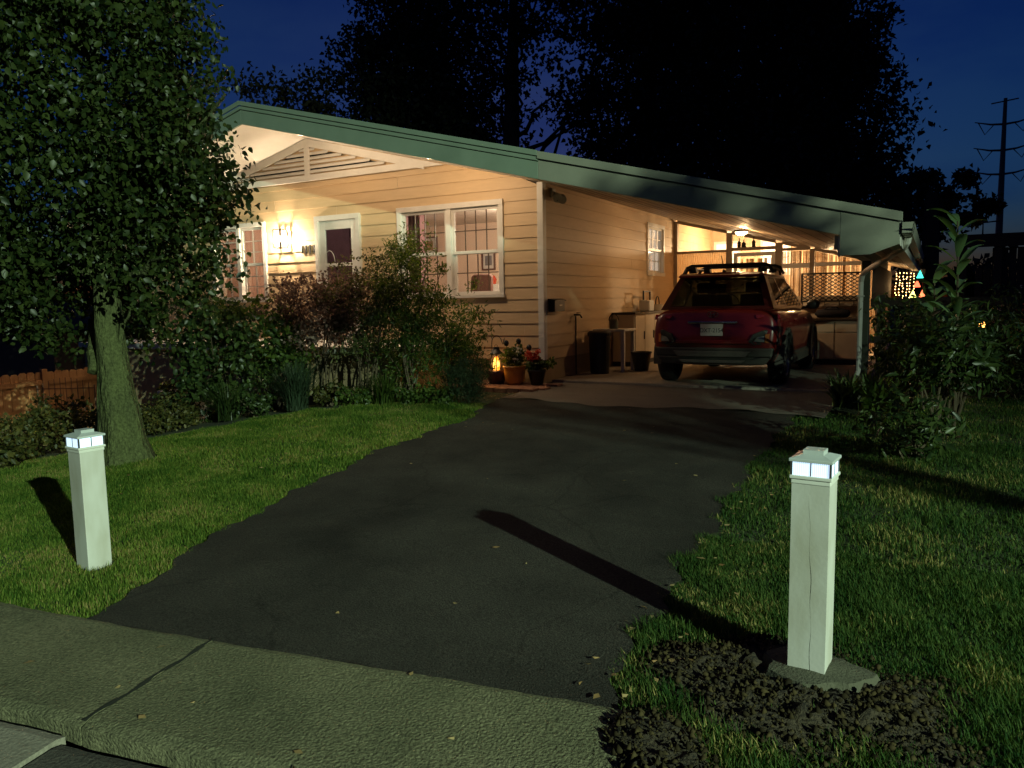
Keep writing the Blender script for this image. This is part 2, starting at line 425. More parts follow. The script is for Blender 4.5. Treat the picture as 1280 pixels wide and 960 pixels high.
def siding(axis, const, a0, a1, ztop, openings, sign):
    """lapped boards on a wall; axis 'x': wall along x at y=const facing -y; 'y': wall along y at x=const facing sign x"""
    m = MB()
    zt = 3.0
    zs = set(np.round(Z0 + EXP * np.arange(0, 22), 4))
    for (o0, o1, p0, p1) in openings: zs |= {round(p0, 4), round(p1, 4)}
    zs = sorted(z for z in zs if Z0 - 1e-6 <= z <= zt)
    for za, zb in zip(zs[:-1], zs[1:]):
        if zb - za < 1e-4: continue
        kk = math.floor((za - Z0) / EXP + 1e-4)
        def out(z): return .016 * (1 - (z - (Z0 + kk * EXP)) / EXP) + .002
        segs = [(a0, a1)]
        for (o0, o1, p0, p1) in openings:
            if p0 - 1e-4 <= za and zb <= p1 + 1e-4:
                ns = []
                for (s0, s1) in segs:
                    if o1 <= s0 or o0 >= s1: ns.append((s0, s1)); continue
                    if o0 > s0: ns.append((s0, o0))
                    if o1 < s1: ns.append((o1, s1))
                segs = ns
        jr = random.Random(kk * 7 + (1 if axis == 'x' else 2)); jn = []
        for jx in [a0 + (a1 - a0) * jr.random() for _ in range(2 if axis == 'x' else 1)]:
            if axis == 'x' and abs(jx - RX) > (RB - za - EXP) / SL - .1: continue
            for (s0, s1) in segs:
                if s0 + .3 < jx < s1 - .3:
                    segs = [q for q in segs if q != (s0, s1)] + [(s0, jx - .0018), (jx + .0018, s1)]; break
        for (s0, s1) in segs:
            if axis == 'x':
                def lim(z):
                    w = (RB + .02 - z) / SL
                    return max(s0, RX - w), min(s1, RX + w)
                l0, r0 = lim(za); l1, r1 = lim(zb)
                if r0 - l0 < .02: continue
                if r1 < l1: l1 = r1 = (l0 + r0) / 2
                oa, ob = out(za), out(zb)
                m.quad((l0, const - oa, za), (r0, const - oa, za), (r1, const - ob, zb), (l1, const - ob, zb))
                if abs(za - (Z0 + kk * EXP)) < 1e-3: m.quad((l0, const, za), (r0, const, za), (r0, const - oa, za), (l0, const - oa, za))
            else:
                if za > ztop: continue
                zc = min(zb, ztop); oa, ob = out(za) * sign, out(zc) * sign
                m.quad((const + oa, s0, za), (const + oa, s1, za), (const + ob, s1, zc), (const + ob, s0, zc))
                if abs(za - (Z0 + kk * EXP)) < 1e-3: m.quad((const, s0, za), (const + oa, s0, za), (const + oa, s1, za), (const, s1, za))
    return m

WIN = (-7.88, -6.00, .12, 1.50); DOOR = (-9.70, -8.84, -.62, 1.48); LWIN = (-12.45, -11.13, .12, 1.48)
SWIN = (15.36, 16.34, .56, 1.50)
siding('x', YW, XL, XR, 3, [WIN, DOOR, LWIN], -1).build('front_wall', M['siding'], house)
siding('y', XR, YW, 17.2, rb(XR), [SWIN], 1).build('side_wall', M['siding'], house)
# plain sheathing: left, back, inner faces, foundations
mb = MB()
mb.box(XL + .002, XL + .1, YW + .1, YB, -2.4, rb(XL)); mb.box(XL + .1, XR - .1, YB - .1, YB, -2.4, 1.7)
mb.build('rear_wall', M['siding'], house)
mb = MB(); mb.box(XL, XR + .004, YW - .006, YW + .12, -2.6, Z0 - .001); mb.box(XR - .12, XR + .006, YW + .122, 17.2, -1.6, Z0 - .001)
mb.build('foundation', M['found'], house)
# roof slab (closed, 0.3 thick at the fascia)
mb = MB(); T = .27
for (xa, xb) in ((RX, XE), (XLE, RX)):
    mb.prism([(xa, YF + .03, rb(xa) + .03), (xb, YF + .03, rb(xb) + .03), (xb, YF + .03, rb(xb) + T), (xa, YF + .03, rb(xa) + T)], (0, YB + .4 - YF, 0))
mb.build('roof', M['roof'], house)
mb = MB()
for (xa, xb) in ((XLE + .02, RX), (RX, XR)):
    mb.quad((xa, YF + .028, rb(xa)), (xa, YB + .3, rb(xa)), (xb, YB + .3, rb(xb)), (xb, YF + .028, rb(xb)))
mb.build('soffit', M['soffit'], house)
mb = MB(); nb = 34
for i in range(nb):
    xa = XR + (XE - .05 - XR) * i / nb; xb = XR + (XE - .05 - XR) * (i + .97) / nb
    d = .004 * (i % 2)
    mb.quad((xa, YF + .028, rb(xa) - d), (xa, YB + .3, rb(xa) - d), (xb, YB + .3, rb(xb) - d), (xb, YF + .028, rb(xb) - d))
mb.build('carport_ceiling', M['ceil'], house)
# fascia boards: wide lower board, middle strip, top edge; lit green and shaded grey are put into the colours
def fas(x0, x1, z0, z1, y0, name, mat, lab=None):
    m = MB(); pts = sorted({x0, x1} | ({RX} if x0 < RX < x1 else set()))
    for xa, xb in zip(pts[:-1], pts[1:]):
        m.prism([(xa, y0, rb(xa) + z0), (xb, y0, rb(xb) + z0), (xb, y0, rb(xb) + z1), (xa, y0, rb(xa) + z1)], (0, .03, 0))
    return m.build(name, mat, house, lab, bevel=.004)
XS = -4.55
fas(XLE, XS, -.036, .185, YF - .005, 'fascia', M['fascia_lit'], 'gable fascia with green lamp light in its colour')
fas(XLE, XS, .195, .245, YF - .025, 'fascia', M['fascia_lit'], 'upper fascia strip with green lamp light in its colour')
fas(XLE, XS, .256, .325, YF - .045, 'roof_edge', M['fascia_lit'], 'roof edge of the gable with green lamp light in its colour')
fas(XS + .002, -.92, -.036, .215, YF - .004, 'fascia', M['fascia_shade'], 'carport fascia with shade in its grey colour')
fas(XS + .002, XE + .02, .222, .318, YF - .040, 'roof_edge', M['fascia_shade'], 'roof edge of the carport with shade in its grey colour')
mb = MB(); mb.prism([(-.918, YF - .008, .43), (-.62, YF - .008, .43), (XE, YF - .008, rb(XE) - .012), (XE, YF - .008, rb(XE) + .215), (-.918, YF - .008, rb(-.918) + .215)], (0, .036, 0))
mb.build('fascia', M['fascia_shade'], house, 'fascia end at the carport corner with shade in its deep grey colour', bevel=.004)
# white edge bead under the carport fascia
mb = MB(); mb.beam((XR, YF + .045, rb(XR) - .014), (-.92, YF + .045, rb(-.92) - .014), .03, .012); mb.beam((-.925, YF + .045, rb(-.92) - .02), (-.925, YF + .045, .42), .03, .012, up=(0, 1, 0))
mb.build('fascia_bead', M['trim'], house)
# gable vent
VA, VLx, VRx, VB = (-9.86, 2.80), -11.85, -7.87, 2.28
mb = MB(); yv = YW - .03
A = Vector((RX, yv, rb(RX) - .01)); Bl = Vector((RX - 2.53, yv, rb(RX - 2.53) - .01)); Br = Vector((RX + 2.53, yv, rb(RX + 2.53) - .01))
def rake(p, q, w):
    mb.prism([p, q, q - Vector((0, 0, w)), p - Vector((0, 0, w))], (0, -.03, 0))
rake(Bl, A, .135); rake(A, Br, .135)
mb.prism([(RX - 2.93, yv, 2.20), (RX + 2.93, yv, 2.20), (RX + 2.53, yv, 2.305), (RX - 2.53, yv, 2.305)], (0, -.034, 0))
mb.box(RX - .055, RX + .055, yv - .036, yv, 2.306, 2.80)
vent = mb.build('gable_vent', M['trim'], house)
mb = MB()
for i in range(6):
    z = 2.33 + i * .078; w = (RB - .145 - z - .04) / SL
    if w < .1: continue
    for s in (-1, 1):
        x0, x1 = sorted((RX + s * .056, RX + s * w))
        mb.prism([(x0, yv - .028, z), (x0, yv - .028, z + .012), (x0, yv + .012, z + .062), (x0, yv + .012, z + .05)], (x1 - x0, 0, 0))
mb.build('louver', M['trim'], vent)
mb = MB(); mb.prism([(RX - 1.9, yv + .02, 2.3), (RX + 1.9, yv + .02, 2.3), (RX, yv + .02, 2.8)], (0, .02, 0)); mb.build('vent_backing', M['gap'], vent)
# corner boards
mb = MB(); mb.box(XR - .07, XR + .03, YW - .035, YW - .002, Z0, rb(XR)); mb.box(XR + .002, XR + .03, YW - .0019, YW + .075, Z0, rb(XR)); mb.build('corner_board', M['trim'], house, bevel=.004)
mb = MB(); mb.box(XL - .03, XL + .07, YW - .035, YW - .002, Z0, rb(XL) - .01); mb.build('corner_board', M['trim'], house)

# windows -------------------------------------------------------------
def sash(x0, x1, z0, z1, y, nc, nr, parent, gm, th=.05, pane=True, axis='x'):
    """one sash: frame, grille and pane, on a wall facing -y (axis x) or +x (axis y)"""
    def B(m, a0, a1, d0, d1, c0, c1):
        if axis == 'x': m.box(a0, a1, y + d0, y + d1, c0, c1)
        else: m.box(y - d1, y - d0, a0, a1, c0, c1)
    m = MB()
    B(m, x0, x1, 0, .04, z0, z0 + th); B(m, x0, x1, 0, .04, z1 - th, z1)
    B(m, x0, x0 + th, 0, .04, z0 + th, z1 - th); B(m, x1 - th, x1, 0, .04, z0 + th, z1 - th)
    s = m.build('sash', M['trim'], parent, bevel=.003)
    g = MB()
    for i in range(1, nc):
        x = x0 + th + (x1 - x0 - 2 * th) * i / nc; B(g, x - .008, x + .008, .012, .024, z0 + th, z1 - th)
    for i in range(1, nr):
        z = z0 + th + (z1 - z0 - 2 * th) * i / nr; B(g, x0 + th, x1 - th, .0125, .0235, z - .008, z + .008)
    g.build('grille', gm, parent)
    p = MB(); B(p, x0 + th, x1 - th, .026, .030, z0 + th, z1 - th); p.build('pane', M['glass'], parent)

def window(o, wall, units, grille_mat, nc, nr, axis='x', sill=True, tw=.085):
    a0, a1, z0, z1 = o
    def B(m, p0, p1, d0, d1, c0, c1):
        if axis == 'x': m.box(p0, p1, wall + d0, wall + d1, c0, c1)
        else: m.box(wall - d1, wall - d0, p0, p1, c0, c1)
    m = MB()
    B(m, a0 - tw, a0, -.04, .11, z0 - .001, z1); B(m, a1, a1 + tw, -.04, .11, z0 - .001, z1)
    B(m, a0 - tw, a1 + tw, -.045, .11, z1, z1 + tw)
    us = np.linspace(a0, a1, units + 1)
    for u in us[1:-1]: B(m, u - .045, u + .045, -.03, .11, z0, z1)
    f = m.build('window', M['trim'], house, bevel=.004)
    if sill:
        s = MB(); B(s, a0 - tw - .02, a1 + tw + .02, -.075, .1, z0 - .055, z0 - .002); s.build('sill', M['trim'], f, bevel=.004)
    for i in range(units):
        l = us[i] + (.045 if i else 0); r = us[i + 1] - (.045 if i < units - 1 else 0)
        zm = (z0 + z1) / 2 - .02
        sash(l, r, zm - .02, z1, wall + .012, nc, nr, f, grille_mat, axis=axis) if axis == 'x' else sash(l, r, zm - .02, z1, wall - .012, nc, nr, f, grille_mat, axis=axis)
        sash(l, r, z0, zm + .025, wall + .055, nc, nr, f, grille_mat, axis=axis) if axis == 'x' else sash(l, r, z0, zm + .025, wall - .055, nc, nr, f, grille_mat, axis=axis)
    return f
# for axis y the depth sign is handled inside B(): d counts into the house
def window_y(o, wall, nc, nr):
    a0, a1, z0, z1 = o; tw = .075
    m = MB()
    m.box(wall - .1, wall + .035, a0 - tw, a0, z0, z1); m.box(wall - .1, wall + .035, a1, a1 + tw, z0, z1)
    m.box(wall - .1, wall + .04, a0 - tw, a1 + tw, z1, z1 + tw); m.box(wall - .1, wall + .05, a0 - tw, a1 + tw, z0 - tw, z0)
    f = m.build('window', M['trim'], house, bevel=.004)
    zm = (z0 + z1) / 2
    for (c0, c1, d) in ((zm - .02, z1, .0), (z0, zm + .02, -.045)):
        s = MB(); th = .045
        s.box(wall + d - .04, wall + d, a0, a1, c0, c0 + th); s.box(wall + d - .04, wall + d, a0, a1, c1 - th, c1)
        s.box(wall + d - .04, wall + d, a0, a0 + th, c0 + th, c1 - th); s.box(wall + d - .04, wall + d, a1 - th, a1, c0 + th, c1 - th)
        s.build('sash', M['trim'], f)
        g = MB()
        for i in range(1, nc): g.box(wall + d - .026, wall + d - .012, a0 + th + (a1 - a0 - 2 * th) * i / nc - .008, a0 + th + (a1 - a0 - 2 * th) * i / nc + .008, c0 + th, c1 - th)
        for i in range(1, nr): g.box(wall + d - .025, wall + d - .013, a0 + th, a1 - th, c0 + th + (c1 - c0 - 2 * th) * i / nr - .008, c0 + th + (c1 - c0 - 2 * th) * i / nr + .008)
        g.build('grille', M['trim'], f)
        p = MB(); p.box(wall + d - .032, wall + d - .028, a0 + th, a1 - th, c0 + th, c1 - th); p.build('pane', M['glass'], f)
    # lit blind behind the glass
    c = MB(); nfold = 16
    for i in range(nfold):
        ya = a0 + (a1 - a0) * i / nfold; yb = a0 + (a1 - a0) * (i + 1) / nfold; dx = .02 * (i % 2)
        c.quad((wall - .092 - dx, ya, z0), (wall - .092 - .02 + dx, yb, z0), (wall - .092 - .02 + dx, yb, z1), (wall - .092 - dx, ya, z1))
    c.build('curtain', emat('lit_sheer', (1, .80, .62), .85, (.6, .5, .42)), f)
    return f
M['warmbulb'] = emat('warm_bulbs', (1, .62, .22), 7)
M['grilled'] = pmat('dark_grille', (.10, .07, .05), .5)
w1 = window(WIN, YW, 2, M['grilled'], 4, 2)
w2 = window(LWIN, YW, 2, M['trim'], 2, 3)
window_y(SWIN, XR, 3, 2)

# front door: white storm door with a large dark pane
mb = MB(); tw = .085
mb.box(DOOR[0] - tw, DOOR[0], YW - .07, YW + .1, DOOR[2], DOOR[3]); mb.box(DOOR[1], DOOR[1] + tw, YW - .07, YW + .1, DOOR[2], DOOR[3]); mb.box(DOOR[0] - tw, DOOR[1] + tw, YW - .075, YW + .1, DOOR[3], DOOR[3] + tw)
dr = mb.build('door', M['trim'], house, bevel=.004)
mb = MB(); a0, a1, z0, z1 = DOOR; yd = YW - .03
mb.box(a0 + .004, a0 + .13, yd, yd + .04, z0 + .01, z1 - .004); mb.box(a1 - .13, a1 - .004, yd, yd + .04, z0 + .01, z1 - .004)
mb.box(a0 + .13, a1 - .13, yd, yd + .04, z1 - .16, z1 - .004); mb.box(a0 + .13, a1 - .13, yd, yd + .04, z0 + .01, z0 + .3); mb.box(a0 + .13, a1 - .13, yd + .001, yd + .039, .67, .73)
mb.build('storm_door', M['trim'], dr, bevel=.004)
mb = MB(); mb.box(a0 + .13, a1 - .13, yd + .018, yd + .022, z0 + .3, z1 - .16); mb.build('pane', M['glass'], dr)
mb = MB(); mb.tube([(a1 - .06, yd - .004, .40), (a1 - .06, yd - .05, .40), (a1 - .06, yd - .05, .55), (a1 - .06, yd - .004, .55)], .008); mb.build('handle', M['brass'], dr)
mb = MB(); arc = [(-9.47 + .12 * math.cos(t), yd - .012, .75 + .2 * math.sin(t)) for t in np.linspace(0, math.pi, 14)]; mb.tube(arc, .006, 6); mb.build('hanger', M['white'], dr)
# house numbers
for i in range(4):
    text_mesh('house_number', '1', .215, M['black'], house, Vector((-10.19 + i * .098, YW - .026, .93)) - Vector(H0), .008, .002)

# porch
mb = MB(); mb.box(-14.3, -6.75, 8.72, 10.48, -.74, -.64); pf = mb.build('porch_floor', M['white'], house, bevel=.01)
mb = MB(); mb.box(-14.25, -6.80, 8.80, 10.48, -2.6, -.741); mb.build('porch_base', M['found'], house)
for i, (xa) in enumerate((-8.9,)):
    pass
# rooms behind the windows
def room(x0, x1, y0, y1, z0, z1, wall, floor, label):
    m = MB()
    m.cur = 0
    m.quad((x0, y0, z0), (x0, y1, z0), (x0, y1, z1), (x0, y0, z1)); m.quad((x1, y0, z0), (x1, y0, z1), (x1, y1, z1), (x1, y1, z0))
    m.quad((x0, y1, z0), (x1, y1, z0), (x1, y1, z1), (x0, y1, z1))
    m.cur = 1; m.quad((x0, y0, z1), (x0, y1, z1), (x1, y1, z1), (x1, y0, z1))
    m.cur = 2; m.quad((x0, y0, z0), (x1, y0, z0), (x1, y1, z0), (x0, y1, z0))
    return m.build('room', [wall, M['croom'], floor], house, label)
room(-10.6, -5.38, YW + .125, 14.6, -.62, 1.72, M['wroom'], M['floorwood'], 'peach painted living room behind the window')
room(-10.5, -8.62, YW + .13, 12.2, -.61, 1.715, M['mauve'], M['floorwood'], 'mauve hall behind the front door')
room(-13.2, -10.63, YW + .125, 13.0, -.62, 1.74, M['wroom'], M['floorwood'], 'room behind the curtained window')
mb = MB()     # inner lining that closes the wall thickness round the openings
mb.box(XL + .1, -12.47, YW + .1, YW + .12, Z0, 1.76); mb.box(-11.1, -9.8, YW + .1, YW + .12, Z0, 1.76); mb.box(-8.75, -7.97, YW + .1, YW + .12, Z0, 1.76); mb.box(-5.91, XR - .12, YW + .1, YW + .12, Z0, 1.76)
mb.box(-7.97, -5.91, YW + .1, YW + .12, 1.59, 1.76); mb.box(-7.97, -5.91, YW + .1, YW + .12, Z0, .06); mb.box(-9.8, -8.75, YW + .1, YW + .12, 1.57, 1.76); mb.box(-12.47, -11.1, YW + .1, YW + .12, 1.57, 1.76); mb.box(-12.47, -11.1, YW + .1, YW + .12, Z0, .06)
mb.build('wall_lining', M['wroom'], house)
def folds(x0, x1, y, z0, z1, nf, mat, name, parent, amp=.03):
    m = MB()
    for i in range(nf):
        xa = x0 + (x1 - x0) * i / nf; xb = x0 + (x1 - x0) * (i + 1) / nf; d0 = amp * (i % 2); d1 = amp * ((i + 1) % 2)
        m.quad((xa, y + d0, z0), (xb, y + d1, z0), (xb, y + d1, z1), (xa, y + d0, z1))
    return m.build(name, mat, parent)
M['sheerpink'] = leafmat('pink_sheer', (.66, .47, .40), (.70, .52, .44), .8, .6, (1, 1, 1))
folds(-12.42, -11.15, YW + .2, .0, 1.6, 24, M['sheerpink'], 'curtain', w2, .02)
folds(-7.90, -7.66, YW + .2, -.1, 1.6, 8, M['brownfab'], 'curtain', w1)

# things in the living room
ch = thing('armchair', 'brown high-backed chair inside the lit living room window', 'chair', (-7.3, 12.05, -.62))
mb = MB(); mb.prism([(-7.54, 12.0, -.15), (-7.06, 12.0, -.15), (-7.08, 12.06, .46), (-7.13, 12.08, .51), (-7.47, 12.08, .51), (-7.52, 12.06, .46)], (0, .09, 0)); mb.build('backrest', M['brownfab'], ch, bevel=.025)
mb = MB(); mb.box(-7.54, -7.06, 12.1, 12.6, -.3, -.14); mb.build('seat', M['brownfab'], ch, bevel=.03)
for (x, y) in ((-7.5, 12.06), (-7.1, 12.06), (-7.5, 12.54), (-7.1, 12.54)):
    mb = MB(); mb.box(x - .025, x + .025, y - .025, y + .025, -.62, -.3); mb.build('leg', M['darkwood'], ch)
def picture(x, z, w, h, y, label, img):
    t = thing('framed_picture', label, 'picture', (x, y, z), 'pictures on the living room wall')
    m = MB(); f = .035
    m.box(x - w / 2, x + w / 2, y - .03, y, z - h / 2, z - h / 2 + f); m.box(x - w / 2, x + w / 2, y - .03, y, z + h / 2 - f, z + h / 2)
    m.box(x - w / 2, x - w / 2 + f, y - .03, y, z - h / 2 + f, z + h / 2 - f); m.box(x + w / 2 - f, x + w / 2, y - .03, y, z - h / 2 + f, z + h / 2 - f)
    m.build('frame', M['brownfab'], t)
    m = MB(); m.box(x - w / 2 + f, x + w / 2 - f, y - .015, y - .005, z - h / 2 + f, z + h / 2 - f); m.build('mat_board', M['white'], t)
    m = MB(); m.box(x - w / 4, x + w / 4, y - .02, y - .0155, z - h / 4, z + h / 4); m.build('print', img, t)
M['print1'] = pmat('grey_print', (.25, .24, .26), .7, (.1, .1, .12), 12, .8)
M['print2'] = pmat('rust_print', (.35, .2, .14), .7, (.5, .36, .25), 9, .8)
picture(-8.62, .90, .34, .42, 14.595, 'small dark framed picture above the brown chair inside the window', M['print1'])
picture(-10.2, 1.30, .46, .40, 14.595, 'wide framed print at the rear of the living room behind the left sashes', M['print2'])
cb = thing('sideboard', 'low pale sideboard with a red vase behind the chair in the living room', 'furniture', (-8.0, 14.0, -.62))
mb = MB(); mb.box(-8.5, -7.5, 13.7, 14.2, -.62, .36); mb.build('body', M['white'], cb, bevel=.01)
mb = MB(); mb.lathe([(.0, 0), (.06, 0), (.08, .1), (.04, .18), (0, .18)], (-8.12, 13.9, .361)); mb.build('vase', M['flower_red'], cb)

# carport side ------------------------------------------------------
mb = MB()
PYW = 17.2
def fr(x, w=.09, z0=-1.235, z1=None): mb.box(x - w / 2, x + w / 2, PYW - .05, PYW + .05, z0, (rb(x + w / 2) - .03) if z1 is None else z1)
for x, w in ((-5.20, .08), (-4.0, .12), (-2.95, .14), (-2.28, .09), (-1.0, .1)): fr(x, w)
def hz(x0, x1, z, h): mb.box(x0, x1, PYW - .04, PYW + .04, z - h / 2, z + h / 2)
hz(-5.16, -4.06, 1.03, .05); hz(-3.94, -3.02, 1.05, .07); hz(-2.88, -2.325, 1.0, .06)
for xa, xb in ((-5.16, -4.06), (-3.94, -3.02), (-2.88, -2.325), (-2.235, -1.05)):
    mb.prism([(xa, PYW - .045, rb(xa) - .075), (xb, PYW - .045, rb(xb) - .075), (xb, PYW - .045, rb(xb) - .005), (xa, PYW - .045, rb(xa) - .005)], (0, .09, 0))
mb.build('partition_frame', pmat('partition_paint', (.36, .28, .20), .6, (.28, .21, .15), 5, .6), house)
mb = MB(); nf = 26                            # corrugated lower panel
for i in range(nf):
    xa = -5.16 + 1.1 * i / nf; q = 1.1 / nf
    mb.quad((xa, PYW - .02, -1.235), (xa + q * .6, PYW - .02, -1.235), (xa + q * .6, PYW - .02, 1.005), (xa, PYW - .02, 1.005))
    mb.quad((xa + q * .6, PYW - .02, -1.235), (xa + q * .8, PYW + .012, -1.235), (xa + q * .8, PYW + .012, 1.005), (xa + q * .6, PYW - .02, 1.005))
    mb.quad((xa + q * .8, PYW + .012, -1.235), (xa + q, PYW - .02, -1.235), (xa + q, PYW - .02, 1.005), (xa + q * .8, PYW + .012, 1.005))
mb.build('corrugated_panel', leafmat('corrugated_plastic', (.56, .45, .32), (.56, .45, .32), .5, .42, (1.2, 1.1, .9)), house)
mb = MB(); mb.prism([(-5.16, PYW, 1.055), (-4.06, PYW, 1.055), (-4.06, PYW, rb(-4.06) - .08), (-5.16, PYW, rb(-5.16) - .08)], (0, .005, 0))
mb.prism([(-3.94, PYW, 1.085), (-3.02, PYW, 1.085), (-3.02, PYW, rb(-3.02) - .08), (-3.94, PYW, rb(-3.94) - .08)], (0, .005, 0))
mb.build('transom_pane', M['glass'], house)
# sun porch door
mb = MB(); mb.box(-3.9, -3.82, PYW - .03, PYW + .02, -1.235, .97); mb.box(-3.1, -3.02, PYW - .03, PYW + .02, -1.235, .97); mb.box(-3.82, -3.1, PYW - .03, PYW + .02, .89, .97); mb.box(-3.82, -3.1, PYW - .03, PYW + .02, -1.235, -.5)
sd = mb.build('porch_door', M['trim'], house, 'white half-glazed inner door of the sun porch', bevel=.004)
mb = MB(); mb.box(-3.82, -3.1, PYW - .006, PYW, -.5, .89); mb.build('pane', M['glass'], sd)
mb = MB(); mb.box(-3.8, -3.12, PYW + .03, PYW + .06, .62, .67); mb.build('rail', M['trim'], sd)
def blind(x0, x1, y, z0, ztop, parent, step=.018, gap=.15):
    """bamboo blind: a sheet of separate vertical canes"""
    m = MB(); x = x0
    while x < x1:
        w = step * random.uniform(.55, .95)
        if random.random() > gap:
            zt = ztop(x); d = random.uniform(-.006, .006)
            m.box(x, x + w, y + d, y + d + .008, z0 + random.uniform(0, .03), zt)
        x += step
    return m.build('bamboo_blind', M['bamboo'], parent)
blind(-2.88, -2.33, PYW + .03, -1.2, lambda x: .96, house); blind(-2.23, -1.06, PYW + .03, -1.2, lambda x: rb(x) - .08, house)
blind(-3.8, -3.12, PYW + .30, -1.2, lambda x: .85, house, .035, .35)
mb = MB(); mb.box(-2.878, -2.327, PYW - .045, PYW - .01, .60, .70); mb.box(-2.233, -1.055, PYW - .045, PYW - .01, .62, .70); mb.build('rail', M['trim'], house)
# sun porch shell
mb = MB(); mb.box(-5.25, -.95, YB - .1, YB, -1.3, rb(-5.2)); mb.box(-.98, -.92, PYW + .1, YB - .1, -1.3, .5)
mb.build('porch_wall', pmat('porch_wall_paint', (.66, .50, .32), .6), house)
siding('y', XR, 17.26, YB - .1, rb(XR), [], 1).build('side_wall', M['siding'], house, 'siding inside the sun porch')
for (x0, x1) in ((-5.1, -4.55), (-3.9, -3.3)):
    f = MB(); f.box(x0 - .07, x1 + .07, YB - .14, YB - .1, .55, 1.47); wf = f.build('window', M['trim'], house, 'white window at the rear of the sun porch')
    f = MB(); f.box(x0, x1, YB - .150, YB - .141, .62, 1.4); f.build('curtain', emat('lit_curtain', (1, .86, .68), .9), wf)
    f = MB(); f.box((x0 + x1) / 2 - .012, (x0 + x1) / 2 + .012, YB - .158, YB - .151, .62, 1.4); f.box(x0, x1, YB - .158, YB - .1511, .98, 1.01); f.build('grille', M['trim'], wf)

# carport posts, beam, gutter, downspout
for y in (12.6, 16.4):
    mb = MB(); mb.box(-.97, -.85, y - .06, y + .06, -1.3, rb(-.9) - .16); mb.build('carport_post', M['greenpost'], house, bevel=.008)
mb = MB(); mb.box(-.98, -.84, YF + .06, 17.1, rb(-.84) - .16, rb(-.84) - .012); mb.build('carport_beam', M['fascia_shade'], house, bevel=.006)
mb = MB()
gx0, gx1 = XE + .012, XE + .13; gzb = rb(XE) + .09; gzt = gzb + .115
mb.quad((gx0, YF - .03, gzt), (gx0, YB + .3, gzt), (gx0, YB + .3, gzb), (gx0, YF - .03, gzb)); mb.quad((gx0, YF - .03, gzb), (gx0, YB + .3, gzb), (gx1 - .02, YB + .3, gzb), (gx1 - .02, YF - .03, gzb))
mb.quad((gx1 - .02, YF - .03, gzb), (gx1 - .02, YB + .3, gzb), (gx1, YB + .3, gzt), (gx1, YF - .03, gzt)); mb.quad((gx0, YF - .03, gzb), (gx1 - .02, YF - .03, gzb), (gx1, YF - .03, gzt), (gx0, YF - .03, gzt))
g = mb.build('gutter', M['fascia_shade'], house)
md = g.modifiers.new('solid', 'SOLIDIFY'); md.thickness = .006
mb = MB(); mb.quad((XE - .12, YF + .05, rb(XE) - .02), (XE - .12, YB + .3, rb(XE) - .02), (XE + .005, YB + .3, rb(XE) - .02), (XE + .005, YF + .05, rb(XE) - .02))
mb.prism([(XE, YF + .05, rb(XE) - .03), (XE + .01, YF + .05, rb(XE) - .03), (XE + .01, YF + .05, rb(XE) + .2), (XE, YF + .05, rb(XE) + .2)], (0, YB - YF, 0)); mb.build('eave_board', M['soffit'], house)
mb = MB(); mb.tube([(XE + .06, 9.6, gzb + .01), (XE + .05, 9.65, gzb - .05), (XE + .02, 9.75, gzb - .10), (-.86, 12.25, .37), (-.94, 12.40, .31), (-.965, 12.47, .2), (-.965, 12.48, -.2), (-.965, 12.48, -1.12), (-.985, 12.42, -1.2)], .038, 10)
mb.box(-1.015, -.915, 12.43, 12.53, -.02, .0); mb.build('downspout', M['white'], house, smooth=False)
# downlights added in the porch soffit to even out the front wall light
for (x, y) in ((-8.75, 9.11), (-6.35, 9.11)):
    t = thing('added_soffit_light', 'added fill downlight in the porch soffit over the %s' % ('front door' if x < -8 else 'double window'), 'ceiling light', (x, y, rb(x)), 'added soffit downlights')
    m = MB(); m.lathe([(.055, -.006), (.085, -.010), (.09, -.004), (.09, .0)], (x, y, rb(x) + .002), 20); m.build('added_trim_ring', M['white'], t)
    m = MB(); m.lathe([(.0, -.006), (.054, -.006)], (x, y, rb(x) + .003), 20); m.build('lens', emat('added_downlight_lens', (1, .78, .52), .8), t)
# ------------------------------------------------------------------ wall fixtures
wl = thing('wall_lantern', 'bright box-shaped wall lantern between the front door and the curtained window', 'lamp', (-10.54, YW - .02, 1.21))
lx, ly, lz = -10.54, YW - .15, 1.21; w = .085; hh = .165
mb = MB()
for sx in (-1, 1):
    for sy in (-1, 1): mb.box(lx + sx * w - .011, lx + sx * w + .011, ly + sy * w - .011, ly + sy * w + .011, lz - hh, lz + hh)
for sz in (-1, 1):
    for sx in (-1, 1): mb.box(lx + sx * w - .007, lx + sx * w + .007, ly - w + .007, ly + w - .007, lz + sz * hh - .007, lz + sz * hh + .007)
    for sy in (-1, 1): mb.box(lx - w + .007, lx + w - .007, ly + sy * w - .007, ly + sy * w + .007, lz + sz * hh - .007, lz + sz * hh + .007)
mb.build('frame', M['brass'], wl)
mb = MB(); g_ = w - .002
for sx in (-1, 1): mb.box(lx + sx * g_ - .001, lx + sx * g_ + .001, ly - w + .008, ly + w - .008, lz - hh + .008, lz + hh - .008)
for sy in (-1, 1): mb.box(lx - w + .008, lx + w - .008, ly + sy * g_ - .001, ly + sy * g_ + .001, lz - hh + .008, lz + hh - .008)
def glowglass():
    m_, nt, N, L = nodes('glowing_glass'); out = N.new('ShaderNodeOutputMaterial'); t_ = N.new('ShaderNodeBsdfTransparent'); e_ = N.new('ShaderNodeEmission'); a_ = N.new('ShaderNodeAddShader')
    t_.inputs[0].default_value = (.85, .85, .85, 1); e_.inputs[0].default_value = (1, .76, .50, 1); e_.inputs[1].default_value = .55
    L.new(t_.outputs[0], a_.inputs[0]); L.new(e_.outputs[0], a_.inputs[1]); L.new(a_.outputs[0], out.inputs[0]); return m_
